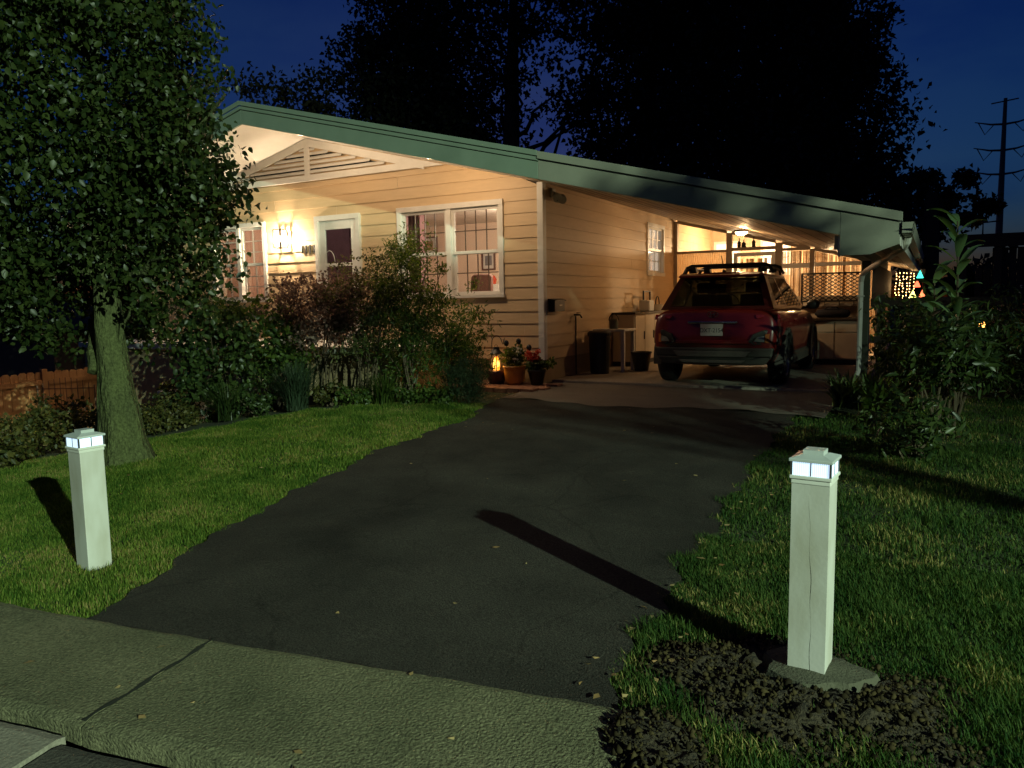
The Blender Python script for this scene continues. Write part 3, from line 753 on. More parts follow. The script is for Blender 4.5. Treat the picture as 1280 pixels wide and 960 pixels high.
mb.build('glass', glowglass(), wl)
mb = MB(); mb.box(lx - .06, lx + .06, YW - .035, YW - .018, lz - .12, lz + .12); mb.box(lx - .02, lx + .02, YW - .075, YW - .035, lz + .12, lz + .15); mb.build('back_plate', M['brass'], wl)
mb = MB(); mb.lathe([(0, 0), (.014, 0), (.03, .05), (.03, .07), (.012, .11), (0, .115)], (lx, ly, lz - .06), 12); bulb = mb.build('bulb', emat('bulb_glow', (1, .75, .49), 2900), wl, smooth=True)
mb = MB(); mb.box(lx - .012, lx + .012, ly - .012, ly + .012, lz - hh + .007, lz - .061); mb.box(lx - w + .007, lx + w - .007, ly - .006, ly + .006, lz - hh - .006, lz - hh + .006); mb.build('socket', M['brass'], wl)

fl = thing('security_light', 'white twin-head security light and camera under the eave at the house corner', 'security light', (-5.24, 10.80, 1.62))
mb = MB(); mb.box(-5.235, -5.20, 10.76, 10.90, 1.58, 1.72); mb.build('mount', M['white'], fl, bevel=.01)
for (dy, dx) in ((-.04, .10), (.14, .10)):
    mb = MB(); a = Vector((-5.20, 10.83, 1.66)); b = Vector((-5.24 + dx, 10.83 + dy, 1.60)); mb.tube([a, b], .018)
    c = b + Vector((.06, -.10, -.06)); mb.tube([b, b + (c - b) * .3, c], [.04, .065, .065], 12); mb.build('lamp_head', M['white'], fl, smooth=False)
mb = MB(); c = Vector((-5.11, 10.72, 1.535)); mb.lathe([(0, -.03), (.035, -.02), (.035, .03), (0, .05)], c, 12, 'y'); mb.build('camera_lens', M['black'], fl)

bx = thing('mailbox', 'dark metal mailbox on the carport-side wall by the house corner', 'mailbox', (-5.2, 10.82, -.17))
mb = MB(); mb.box(-5.232, -5.12, 10.64, 11.02, -.17, .0); mb.build('body', M['black'], bx, bevel=.012)
mb = MB(); mb.prism([(-5.232, 10.63, .002), (-5.105, 10.63, -.01), (-5.105, 10.63, .008), (-5.232, 10.63, .03)], (0, .4, 0)); mb.build('lid', M['black'], bx)
mb = MB(); mb.box(-5.118, -5.114, 10.80, 10.90, -.08, -.065); mb.build('label_slot', M['silver'], bx)
sp = thing('hose_tap', 'outdoor tap with a pipe down the carport-side wall beside the mailbox', 'tap', (-5.2, 11.6, -.24))
mb = MB(); mb.tube([(-5.232, 11.6, -.24), (-5.12, 11.6, -.24), (-5.09, 11.6, -.29)], .014); mb.build('spout', M['brass'], sp)
mb = MB(); mb.lathe([(0, 0), (.035, 0), (.035, .012), (0, .012)], (-5.15, 11.6, -.215), 10); mb.build('handle', M['brass'], sp)
mb = MB(); mb.tube([(-5.225, 11.66, -.26), (-5.225, 11.66, -1.24)], .012); mb.build('pipe', M['greenpost'], sp)

# ------------------------------------------------------------------ things by the side wall
tc_ = thing('trash_can', 'black round-topped refuse can beside the small white table', 'trash can', (-4.92, 11.95, -1.235))
mb = MB(); mb.lathe([(0, 0), (.155, 0), (.16, .02), (.185, .62), (.20, .63), (.20, .66), (.19, .66)], (-4.92, 11.95, -1.235), 24); mb.build('body', M['dkplast'], tc_, smooth=False)
mb = MB(); mb.lathe([(.205, .0), (.205, .03), (.17, .06), (0, .075)], (-4.92, 11.95, -1.235 + .655), 24); mb.build('lid', M['dkplast'], tc_)
tb = thing('side_table', 'small white table by the carport-side wall with a kettle on it', 'table', (-4.88, 12.5, -1.235))
mb = MB(); mb.box(-5.16, -4.58, 12.22, 12.78, -.545, -.505); mb.build('tabletop', M['white'], tb, bevel=.008)
for (x, y) in ((-5.12, 12.26), (-4.62, 12.26), (-5.12, 12.74), (-4.62, 12.74)):
    mb = MB(); mb.box(x - .03, x + .03, y - .03, y + .03, -1.235, -.546); mb.build('leg', M['white'], tb)
kt = thing('watering_can', 'small grey-green can with a hoop handle standing on the white side table', 'can', (-4.86, 12.45, -.505))
mb = MB(); mb.lathe([(0, 0), (.075, 0), (.075, .15), (.05, .17), (0, .17)], (-4.86, 12.45, -.504), 16); mb.build('body', pmat('can_green', (.12, .14, .10), .5), kt)
mb = MB(); mb.tube([(-4.86 + .09 * math.cos(t), 12.45, -.36 + .11 * math.sin(t)) for t in np.linspace(0, math.pi, 10)], .009, 6); mb.build('handle', M['black'], kt)
bn = thing('storage_bin', 'low black plastic bin under the white side table', 'bin', (-4.5, 12.75, -1.235))
mb = MB(); mb.lathe([(0, 0), (.12, 0), (.17, .3), (.18, .3), (.18, .33), (.165, .33), (.155, .31)], (-4.42, 12.62, -1.235), 20); mb.build('body', M['dkplast'], bn)
kb = thing('storage_cabinet', 'cream storage cabinet with a black top along the carport-side wall', 'cabinet', (-4.98, 14.2, -1.235))
mb = MB(); mb.box(-5.22, -4.80, 13.3, 15.5, -1.15, -.28); mb.build('body', M['cabinet'], kb, bevel=.006)
mb = MB(); mb.box(-5.22, -4.84, 13.34, 15.46, -1.234, -1.151); mb.build('plinth', M['black'], kb)
mb = MB(); mb.box(-5.225, -4.77, 13.27, 15.53, -.279, -.24); mb.build('top', M['black'], kb, bevel=.004)
for i in range(4):
    mb = MB(); y = 13.33 + i * .54; mb.box(-4.799, -4.778, y, y + .515, -1.13, -.3); d = mb.build('door', M['cabinet'], kb, bevel=.004)
    mb = MB(); mb.box(-4.777, -4.76, y + .45, y + .465, -.75, -.6); mb.build('handle', M['black'], d)
jg = thing('water_dispenser', 'white boxy jug with a tall dark frame on the black cabinet top', 'jug', (-5.0, 14.6, -.24))
mb = MB(); mb.box(-5.10, -4.88, 14.42, 14.70, -.239, -.02); mb.build('body', M['white'], jg, bevel=.02)
mb = MB(); mb.beam((-5.0, 14.40, -.02), (-5.0, 14.40, .14), .03, .03); mb.beam((-5.0, 14.385, .15), (-5.0, 14.80, .15), .03, .03); mb.beam((-5.0, 14.785, .135), (-5.0, 14.785, -.239), .03, .03); mb.build('frame', M['black'], jg)
bk = thing('pail', 'small cream pail with a raised dark handle at the far end of the cabinet', 'pail', (-4.98, 15.2, -.24))
mb = MB(); mb.lathe([(0, 0), (.10, 0), (.12, .13), (.11, .13), (.1, .11)], (-4.98, 15.2, -.239), 18); mb.build('body', M['cabinet'], bk)
mb = MB(); mb.tube([(-4.98, 15.2 + .115 * math.cos(t), -.11 + .16 * math.sin(t)) for t in np.linspace(0, math.pi, 12)], .012, 6); mb.build('handle', M['black'], bk)
for i, (x, h, lab) in enumerate(((-3.78, .2, 'tall dark bottle on the ledge over the sun porch door, nearest the house wall'), (-3.68, .16, 'squat dark bottle between two taller ones on the ledge over the sun porch door'), (-3.47, .21, 'dark bottle standing apart on the ledge over the sun porch door'))):
    t = thing('bottle', lab, 'bottle', (x, PYW - .06, 1.085), 'bottles on the door ledge')
    mb = MB(); r = .04 if i != 1 else .05; mb.lathe([(0, 0), (r, 0), (r, h * .5), (.012, h * .72), (.012, h), (0, h)], (x, PYW - .055, 1.086), 12); mb.build('glass_body', M['black'], t, smooth=True)

# kitchen counter at the end of the carport
cl = thing('ceiling_light', 'small flush ceiling light under the carport roof before the sun porch', 'ceiling light', (-3.05, 14.0, rb(-3.05)))
m = MB(); m.lathe([(0, 0), (.13, 0), (.13, -.03), (0, -.03)], (-3.05, 14.0, rb(-3.05) - .035), 20); m.build('base', M['brass'], cl)
m = MB(); m.lathe([(.11, 0), (.1, -.035), (.06, -.055), (0, -.06)], (-3.05, 14.0, rb(-3.05) - .066), 20); m.build('shade', emat('ceiling_glow', DEEP_C, 6), cl, smooth=True)
kc = thing('cabinet_run', 'white base cabinets under a dark counter at the end of the carport', 'cabinet', (-1.4, 15.0, -1.235))
mb = MB(); mb.box(-2.6, -1.02, 14.8, 15.4, -1.14, -.44); mb.build('body', M['cabinet'], kc)
mb = MB(); mb.box(-2.58, -1.04, 14.85, 15.38, -1.234, -1.141); mb.build('plinth', M['black'], kc)
mb = MB(); mb.box(-2.62, -1.0, 14.74, 15.42, -.439, -.40); mb.build('counter', M['darkwood'], kc, bevel=.006)
for i in range(3):
    x = -2.58 + i * .52
    mb = MB(); mb.box(x, x + .5, 14.775, 14.799, -1.12, -.66); mb.build('door', M['cabinet'], kc, bevel=.004)
    mb = MB(); mb.box(x, x + .5, 14.775, 14.799, -.645, -.455); mb.build('drawer', M['cabinet'], kc, bevel=.004)
sh = thing('wall_shelf', 'pale narrow shelf board with hooks between the dark counter and the lattice', 'shelf', (-1.6, 15.6, -.15))
mb = MB(); mb.box(-2.5, -1.1, 15.45, 15.6, -.19, -.14); mb.build('board', M['trim'], sh)
for i in range(5):
    mb = MB(); x = -2.3 + i * .25; mb.tube([(x, 15.44, -.15), (x, 15.40, -.17), (x, 15.39, -.10)], .008, 6); mb.build('hook', M['black'], sh)
mb = MB(); mb.box(-2.45, -2.41, 15.5, 15.56, -.40, -.191); mb.box(-1.2, -1.16, 15.5, 15.56, -.40, -.191); mb.build('bracket', M['trim'], sh)
sb = thing('back_panel', 'pale panel behind the counter and the lattice at the end of the carport', 'panel', (-1.7, 15.75, -1.235))
mb = MB(); mb.box(-2.55, -1.05, 15.62, 15.66, -1.235, .0); mb.build('board', M['cabinet'], sb)
bag = thing('duffel_bag', 'dark blue soft bag lying on the dark counter under the lattice', 'bag', (-1.6, 15.05, -.40))
mb = MB(); mb.tube([(-1.92, 15.05, -.33), (-1.88, 15.05, -.32), (-1.6, 15.06, -.30), (-1.36, 15.05, -.32), (-1.32, 15.05, -.33)], [.02, .07, .095, .07, .02], 12); mb.build('body', M['navy'], bag, smooth=True)
mb = MB(); mb.tube([(-1.75, 15.0, -.24), (-1.7, 14.96, -.2), (-1.55, 14.96, -.2), (-1.5, 15.0, -.24)], .01, 6); mb.build('strap', M['navy'], bag)
la = thing('lattice_panel', 'black diagonal lattice screen over the counter at the end of the carport', 'lattice', (-1.8, 15.2, -.12))
x0, x1, z0, z1, yl = -2.20, -1.02, -.11, .43, 15.2
mb = MB(); f = .03
mb.box(x0, x1, yl - .015, yl + .015, z0, z0 + f); mb.box(x0, x1, yl - .015, yl + .015, z1 - f, z1); mb.box(x0, x0 + f, yl - .0152, yl + .0152, z0 + f, z1 - f); mb.box(x1 - f, x1, yl - .0152, yl + .0152, z0 + f, z1 - f)
mb.build('frame', M['black'], la)
mb = MB()
def clipseg(c, s):
    # z = zmid + s*slope*(x-c)
    pts = []
    sl = .62
    xa, xb = x0 + f, x1 - f
    ya, yb = z0 + f, z1 - f
    za, zb = ya + s * sl * (xa - c) if s > 0 else yb - sl * (xa - c), None
    def zz(x): return (ya + sl * (x - c)) if s > 0 else (yb - sl * (x - c))
    lo, hi = xa, xb
    if s > 0: lo = max(lo, c); hi = min(hi, c + (yb - ya) / sl)
    else: lo = max(lo, c); hi = min(hi, c + (yb - ya) / sl)
    return (lo, zz(lo), hi, zz(hi)) if hi - lo > .02 else None
for i in range(-10, 14):
    c = x0 + i * .105
    for s in (1, -1):
        q = clipseg(c, s)
        if q: mb.beam((q[0], yl + s * .004, q[1]), (q[2], yl + s * .004, q[3]), .009, .016)
mb.build('slats', M['black'], la)
mb = MB(); mb.box(x0 + .01, x0 + .04, yl - .012, yl + .012, -.40, z0 - .001); mb.box(x1 - .04, x1 - .01, yl - .012, yl + .012, -.40, z0 - .001); mb.build('leg', M['black'], la)

# ------------------------------------------------------------------ car (local: x right, y forward, origin under the rear axle)
car = thing('parked_car', 'dark red compact crossover parked nose-in under the carport', 'car', (-2.69, 11.28, -1.235))
car.scale = (1, 1, 1.055)
def carpart(mb, name, mat, label=None, smooth=False, bevel=0, parent=None, seg=2):
    return mb.build(name, mat, parent or car, label, smooth, bevel, local=True, seg=seg)
def section_body():
    # stations: y, half width scale, bottom z, belt z, crown, shear of the end
    st = [(-.70, .86, .36, .98, .0), (-.66, .93, .30, 1.0, .01), (-.52, .985, .27, 1.02, .015), (-.2, 1., .26, 1.02, .015), (.4, 1., .25, 1.01, .015), (1.2, 1., .25, .99, .015), (1.9, 1., .25, .985, .02),
          (2.3, 1., .25, .985, .03), (2.7, .99, .26, .96, .04), (3.1, .95, .28, .90, .05), (3.35, .86, .32, .82, .05), (3.45, .74, .38, .72, .03)]
    vs = []; n = 17
    for (y, w, zb, zt, cr) in st:
        half = [(0, zb), (.5, zb), (.78, zb + .02), (.86, zb + .12), (.885, zb + (zt - zb) * .38), (.90, zb + (zt - zb) * .62), (.872, zb + (zt - zb) * .86), (.80, zt), (.45, zt + cr)]
        ring = [(x * w, z) for x, z in half] + [(0, zt + cr * 1.3)] + [(-x * w, z) for x, z in reversed(half[1:])]
        n = len(ring)
        for (x, z) in ring:
            yy2 = y
            if y < -.5:                          # tailgate leans forward above the bumper, bumper tucks in below
                t = (z - .62); k_ = (-y - .5) / .2
                yy2 = y + k_ * (max(0, t) * .20 + max(0, .5 - z) * .22)
            if y > 3.2: yy2 = y - max(0, z - .6) * .25
            vs.append((x, yy2, z))
    fs = []
    for i in range(len(st) - 1):
        for k_ in range(n):
            k2 = (k_ + 1) % n
            fs.append((i * n + k_, i * n + k2, (i + 1) * n + k2, (i + 1) * n + k_))
    fs.append(tuple(range(n))[::-1][::-1]); fs.append(tuple(range((len(st) - 1) * n, len(st) * n))[::-1])
    return vs, fs
vs, fs = section_body()
mb = MB(); mb.add(vs, fs)
body = carpart(mb, 'body', M['redpaint'])
bmc = bpy.data.meshes.new('tmp_arch'); m2 = MB()
for y in (0., 2.6):
    m2.lathe([(.001, -1.2), (.375, -1.2), (.375, -.60), (.001, -.60)], (0, y, .33), 28, 'x'); m2.lathe([(.001, .60), (.375, .60), (.375, 1.2), (.001, 1.2)], (0, y, .33), 28, 'x')
bmc.from_pydata(m2.v, [], m2.f); bmc.update()
import bmesh
for me_ in (body.data, bmc):
    bm = bmesh.new(); bm.from_mesh(me_); bmesh.ops.remove_doubles(bm, verts=bm.verts, dist=1e-4)
    if me_ is body.data:
        bmesh.ops.recalc_face_normals(bm, faces=bm.faces)
    else:
        bmesh.ops.recalc_face_normals(bm, faces=bm.faces)
    bm.to_mesh(me_); bm.free()
cutter = bpy.data.objects.new('tmp_cutter', bmc); COL.objects.link(cutter); cutter.location = car.location; cutter.scale = car.scale
ss = body.modifiers.new('sub', 'SUBSURF'); ss.levels = 2; ss.render_levels = 2
bo = body.modifiers.new('cut', 'BOOLEAN'); bo.object = cutter; bo.operation = 'DIFFERENCE'; bo.solver = 'EXACT'
bpy.context.view_layer.update()
dg = bpy.context.evaluated_depsgraph_get()
nm = bpy.data.meshes.new_from_object(body.evaluated_get(dg))
body.modifiers.clear(); body.data = nm
nm.polygons.foreach_set('use_smooth', np.ones(len(nm.polygons), dtype=bool))
try: nm.set_sharp_from_angle(angle=R(35))
except Exception: pass
bpy.data.objects.remove(cutter)
# greenhouse: rings of pillar round each pane
P = lambda *a: Vector(a)
def ring(m, outer, inner):
    n = len(outer)
    for k_ in range(n):
        k2 = (k_ + 1) % n
        m.quad(outer[k_], outer[k2], inner[k2], inner[k_])
def lerp(a, b, t): return a + (b - a) * t
def inset(q, t0, t1, s0, s1):
    """sub-quad of q (bl, br, tr, tl): t along the bottom, s upward"""
    def at(t, s): return lerp(lerp(q[0], q[1], t), lerp(q[3], q[2], t), s)
    return [at(t0, s0), at(t1, s0), at(t1, s1), at(t0, s1)]
zb = 1.005
RBL, RBR = P(-.79, -.50, zb + .01), P(.79, -.50, zb + .01)     # rear glass base
RTL, RTR = P(-.59, -.17, 1.475), P(.59, -.17, 1.475)
FBL, FBR = P(-.78, 2.32, zb - .01), P(.78, 2.32, zb - .01)
FTL, FTR = P(-.575, 1.50, 1.475), P(.575, 1.50, 1.475)
frame = MB()
rear = [RBL, RBR, RTR, RTL]; rin = inset(rear, .07, .93, .10, .93); ring(frame, rear, rin)
front = [FBR, FBL, FTL, FTR]; fin = inset(front, .06, .94, .05, .94); ring(frame, front, fin)
panes = [('rear_window', rin), ('windshield', fin)]
for s in (1, -1):
    q = [RBR, FBR, FTR, RTR] if s > 0 else [FBL, RBL, RTL, FTL]
    if s > 0: hs_ = [(0, .40, 'rear'), (.40, 1., 'front')]
    else: hs_ = [(0, .60, 'front'), (.60, 1., 'rear')]
    for (a, b, w_) in hs_:
        sub = inset(q, a, b, 0, 1)
        if w_ == 'rear': i_ = inset(sub, .30 if s > 0 else .05, .96 if s > 0 else .72, .12, .90)
        else: i_ = inset(sub, .03, .90 if s > 0 else .97, .07, .92) if s > 0 else inset(sub, .10, .97, .07, .92)
        ring(frame, sub, i_); panes.append(('side_window', i_))
carpart(frame, 'pillars', pmat('black_pillar', (.05, .006, .006), .3, coat=.6))
for nm_, q in panes:
    m = MB(); m.quad(*q); carpart(m, nm_, M['carglass'])
# roof: crowned panel
mb = MB(); nx_, ny_ = 9, 9
for j in range(ny_):
    for i in range(nx_):
        u = i / (nx_ - 1) * 2 - 1; t = j / (ny_ - 1)
        y = -.24 + t * 1.76; wd = .60 - .02 * t
        z = 1.478 + .058 * (1 - u ** 2 * .9) * math.sin(math.pi * (.12 + .80 * t)) ** .6
        mb.v.append((u * wd, y, z))
for j in range(ny_ - 1):
    for i in range(nx_ - 1):
        a = j * nx_ + i; mb.f.append([a, a + 1, a + 1 + nx_, a + nx_]); mb.mi.append(0)
ro = carpart(mb, 'roof', M['redpaint'], smooth=True)
md = ro.modifiers.new('solid', 'SOLIDIFY'); md.thickness = .02; md.offset = -1
mb = MB(); mb.prism([(-.57, -.36, 1.476), (.57, -.36, 1.476), (.59, -.20, 1.505), (-.59, -.20, 1.505)], (0, .0, -.03)); carpart(mb, 'spoiler', M['redpaint'], bevel=.01)
# rails with a cross bar look: long side rails, two raised feet each, and the bar between them
for s in (-1, 1):
    mb = MB(); x = s * .54
    mb.tube([(x, -.12, 1.50), (x, -.06, 1.55), (x, .0, 1.565), (x, .9, 1.585), (x, 1.3, 1.57), (x, 1.42, 1.50)], .02, 8)
    carpart(mb, 'roof_rail', M['black'])
for y in (.18, 1.0):
    mb = MB(); mb.tube([(-.66, y, 1.50), (-.60, y, 1.60), (-.53, y, 1.625), (.53, y, 1.625), (.60, y, 1.60), (.66, y, 1.50)], .022, 8)
    mb.prism([(-.56, y - .05, 1.52), (-.44, y - .05, 1.52), (-.47, y - .05, 1.615), (-.55, y - .05, 1.615)], (0, .1, 0)); mb.prism([(.44, y - .05, 1.52), (.56, y - .05, 1.52), (.55, y - .05, 1.615), (.47, y - .05, 1.615)], (0, .1, 0))
    carpart(mb, 'cross_bar', M['black'])
mb = MB(); mb.lathe([(.03, 0), (.02, .03), (0, .035)], (0, -.02, 1.52), 10); mb.tube([(0, -.02, 1.54), (-.012, -.14, 1.74)], .006, 5); carpart(mb, 'antenna', M['black'])
# tailgate details
TG = lambda z: -.70 + max(0, z - .62) * .20 - .012     # y of the rear surface at height z
mb = MB()
for z0_, z1_, w0, w1, dep in ((.40, .52, .80, .83, .03), (.30, .40, .70, .80, .0)):
    mb.prism([(-w0, -.655 + dep * -1, z0_), (w0, -.655 + dep * -1, z0_), (w1, -.70 - dep * .5, z1_), (-w1, -.70 - dep * .5, z1_)], (0, .18, 0))
carpart(mb, 'rear_bumper', M['clad'], bevel=.02)
mb = MB(); mb.prism([(-.46, -.735, .40), (.46, -.735, .40), (.54, -.738, .475), (-.54, -.738, .475)], (0, .06, 0)); mb.prism([(-.40, -.742, .32), (.40, -.742, .32), (.46, -.742, .36), (-.46, -.742, .36)], (0, .08, 0)); carpart(mb, 'skid_plate', pmat('skid_silver', (.15, .145, .12), .45, metal=.3), bevel=.008)
mb = MB(); mb.box(-.34, .34, TG(.84) - .016, TG(.84) + .03, .835, .865); carpart(mb, 'tailgate_trim', M['chrome'], bevel=.006)
mb = MB(); mb.prism([(-.62, TG(.55) - .004, .57), (.62, TG(.55) - .004, .57), (.58, TG(.62) - .004, .62), (-.58, TG(.62) - .004, .62)], (0, .04, 0)); carpart(mb, 'bumper_lip', M['redpaint'], bevel=.01)
pl = MB(); pl.box(-.155, .155, TG(.76) - .022, TG(.76) - .010, .675, .83); plate = carpart(pl, 'license_plate', M['plate'], bevel=.003)
text_mesh('plate_text', 'DXT-2154', .078, M['black'], plate, Vector((0, TG(.76) - .0235, .722)), .001, 0, 'CENTER', .95)
# badge: slanted letter in an oval ring
mb = MB(); zc = .955; yb_ = TG(zc) - .006
mb.tube([(.075 * math.cos(t), yb_ + .02 * 0, zc + .038 * math.sin(t)) for t in np.linspace(0, 2 * math.pi, 25)], .006, 6, cap=False)
mb.beam((-.036, yb_, zc - .026), (-.020, yb_, zc + .026), .012, .011, up=(0, 1, 0)); mb.beam((.020, yb_, zc - .026), (.036, yb_, zc + .026), .012, .011, up=(0, 1, 0)); mb.beam((-.026, yb_, zc - .006), (.027, yb_, zc + .006), .011, .010, up=(0, 1, 0))
carpart(mb, 'badge', M['chrome'])
for s in (-1, 1):
    # low lamp cluster in its dark surround, slim upper lamp
    mb = MB(); yb_ = -.735
    mb.prism([(s * .86, -.58, .56), (s * .58, yb_, .565), (s * .50, yb_, .60), (s * .56, yb_ + .004, .70), (s * .70, yb_ + .035, .755), (s * .87, -.56, .74)], (0, .08, 0)); sur = carpart(mb, 'lamp_surround', M['dkplast'], bevel=.012)
    mb = MB(); mb.prism([(s * .83, -.605, .59), (s * .72, -.70, .59), (s * .72, -.69, .70), (s * .83, -.60, .71)], (0, -.012, 0)); carpart(mb, 'turn_lamp', M['orlens'], parent=car)
    mb = MB(); mb.prism([(s * .71, -.712, .60), (s * .58, -.742, .605), (s * .62, -.732, .66), (s * .71, -.70, .68)], (0, -.012, 0)); carpart(mb, 'reverse_lamp', M['clens'], parent=car)
    mb = MB(); mb.prism([(s * .88, -.50, .885), (s * .86, -.58, .885), (s * .60, -.662, .90), (s * .58, -.658, .945), (s * .84, -.56, .955), (s * .87, -.50, .95)], (0, .02, 0)); carpart(mb, 'tail_lamp', M['redlens'], bevel=.008)
    # arches and sill
    for y in (0., 2.6):
        pts_o = []; m = MB()
        for t in np.linspace(-.15, math.pi + .15, 19):
            pts_o.append((y + .445 * math.cos(t), .33 + .43 * math.sin(t), y + .365 * math.cos(t), .33 + .365 * math.sin(t)))
        for a, b in zip(pts_o[:-1], pts_o[1:]):
            xo, xi = s * .915, s * .80
            m.quad((xo, a[0], a[1]), (xo, b[0], b[1]), (xo, b[2], b[3]), (xo, a[2], a[3])); m.quad((xo, a[0], a[1]), (xo, b[0], b[1]), (xi, b[0], b[1]), (xi, a[0], a[1])); m.quad((xo, a[2], a[3]), (xo, b[2], b[3]), (xi, b[2], b[3]), (xi, a[2], a[3]))
        carpart(m, 'wheel_arch', M['clad'])
    mb = MB(); mb.prism([(s * .90, .44, .25), (s * .905, .44, .36), (s * .86, .44, .40), (s * .80, .44, .25)], (0, 1.73, 0)); carpart(mb, 'sill', M['clad'])
    # mirror
    mb = MB(); mb.tube([(s * .80, 2.02, 1.0), (s * .90, 1.98, 1.02)], .022, 8); mb.tube([(s * .88, 1.97, 1.03), (s * .93, 1.97, 1.045), (s * 1.02, 1.96, 1.05), (s * 1.06, 1.96, 1.04)], [.045, .075, .072, .04], 12); carpart(mb, 'mirror', M['black'], smooth=True)
    for y in (.62, 1.55):
        mb = MB(); mb.tube([(s * .885, y, .84), (s * .91, y + .03, .845), (s * .91, y + .15, .845), (s * .885, y + .18, .84)], .012, 6); carpart(mb, 'door_handle', M['redpaint'])
    # wheels
    for y in (0., 2.6):
        m = MB(); m.lathe([(.22, -.105), (.30, -.112), (.325, -.095), (.335, -.06), (.335, .06), (.325, .095), (.30, .112), (.22, .105)], (s * .79, y, .335), 32, 'x'); wl_ = carpart(m, 'wheel', M['tyre'], smooth=True)
        m = MB(); xo = s * .868
        m.lathe([(.225, s * .105), (.21, s * .09), (.20, s * .02), (.20, -s * .05)], (s * .79, y, .335), 32, 'x'); m.lathe([(.0, 0), (.05, 0), (.055, -s * .03)], (xo, y, .335), 14, 'x')
        for k_ in range(5):
            a = 2 * math.pi * k_ / 5 + .3
            for da in (-.13, .13):
                m.beam((xo - s * .006, y + .03 * math.cos(a), .335 + .03 * math.sin(a)), (xo, y + .212 * math.cos(a + da), .335 + .212 * math.sin(a + da)), .022, .028, up=(1, 0, 0))
        m.cur = 0; carpart(m, 'rim', M['rim'], parent=wl_)
        m = MB(); m.lathe([(0, 0), (.21, 0)], (s * .75, y, .335), 24, 'x'); carpart(m, 'brake_disc', M['black'], parent=wl_)
# cabin: seats and dashboard
for (x, y) in ((-.36, 1.25), (.36, 1.25), (-.36, .35), (.36, .35)):
    mb = MB(); mb.prism([(x - .22, y, .9), (x + .22, y, .9), (x + .18, y - .12, 1.22), (x - .18, y - .12, 1.22)], (0, .1, 0)); mb.box(x - .11, x + .11, y - .12, y - .03, 1.24, 1.38); carpart(mb, 'seat', M['navy'], bevel=.02)
mb = MB(); mb.lathe([(.165, 0), (.185, 0)], (-.36, 1.85, 1.05), 20, 'y'); mb.box(-.6, .6, 2.0, 2.25, 1.0, 1.06); carpart(mb, 'dashboard', M['black'])

# ------------------------------------------------------------------ driveway posts
def postmat():
    m, nt, N, L = nodes('cracked_post_paint')
    out = N.new('ShaderNodeOutputMaterial'); b = N.new('ShaderNodeBsdfPrincipled'); L.new(b.outputs[0], out.inputs[0])
    tc = N.new('ShaderNodeTexCoord'); nz = N.new('ShaderNodeTexNoise'); nz.inputs['Scale'].default_value = 5; nz.inputs['Detail'].default_value = 6
    mp = N.new('ShaderNodeMapping'); mp.inputs['Scale'].default_value = (1.5, 1.5, .5)
    L.new(tc.outputs['Object'], mp.inputs[0]); L.new(mp.outputs[0], nz.inputs['Vector'])
    cr = N.new('ShaderNodeValToRGB'); cr.color_ramp.elements[0].position = .3; cr.color_ramp.elements[0].color = (.42, .40, .34, 1); cr.color_ramp.elements[1].position = .6; cr.color_ramp.elements[1].color = (.55, .54, .51, 1)
    L.new(nz.outputs['Fac'], cr.inputs[0]); L.new(cr.outputs[0], b.inputs['Base Color']); b.inputs['Roughness'].default_value = .5
    bp = N.new('ShaderNodeBump'); bp.inputs['Strength'].default_value = .15; bp.inputs['Distance'].default_value = .004
    n2 = N.new('ShaderNodeTexNoise'); n2.inputs['Scale'].default_value = 60; L.new(tc.outputs['Object'], n2.inputs['Vector']); L.new(n2.outputs['Fac'], bp.inputs['Height']); L.new(bp.outputs[0], b.inputs['Normal'])
    return m
M['post'] = postmat()
M['lens'] = None
def lensmat():
    m, nt, N, L = nodes('led_lens')
    out = N.new('ShaderNodeOutputMaterial'); b = N.new('ShaderNodeBsdfPrincipled'); L.new(b.outputs[0], out.inputs[0])
    tc = N.new('ShaderNodeTexCoord'); sx = N.new('ShaderNodeSeparateXYZ'); L.new(tc.outputs['Object'], sx.inputs[0])
    ad = N.new('ShaderNodeMath'); ad.operation = 'ADD'; L.new(sx.outputs[0], ad.inputs[0]); L.new(sx.outputs[1], ad.inputs[1])
    wv = N.new('ShaderNodeMath'); wv.operation = 'MULTIPLY'; wv.inputs[1].default_value = 900; L.new(ad.outputs[0], wv.inputs[0])
    sn = N.new('ShaderNodeMath'); sn.operation = 'SINE'; L.new(wv.outputs[0], sn.inputs[0])
    mr = N.new('ShaderNodeMapRange'); mr.inputs['From Min'].default_value = -1; mr.inputs['To Min'].default_value = .5; mr.inputs['To Max'].default_value = 1.35; L.new(sn.outputs[0], mr.inputs[0]); L.new(mr.outputs[0], b.inputs['Emission Strength'])
    b.inputs['Emission Color'].default_value = (.58, .77, 1, 1); b.inputs['Base Color'].default_value = (.7, .8, .9, 1); b.inputs['Roughness'].default_value = .2
    return m
M['lens'] = lensmat()
M['caproof'] = pmat('frosted_cap', (.50, .53, .53), .35, (.42, .45, .45), 8, .5)
M['led'] = emat('led_strip', (.75, .88, 1), 5)
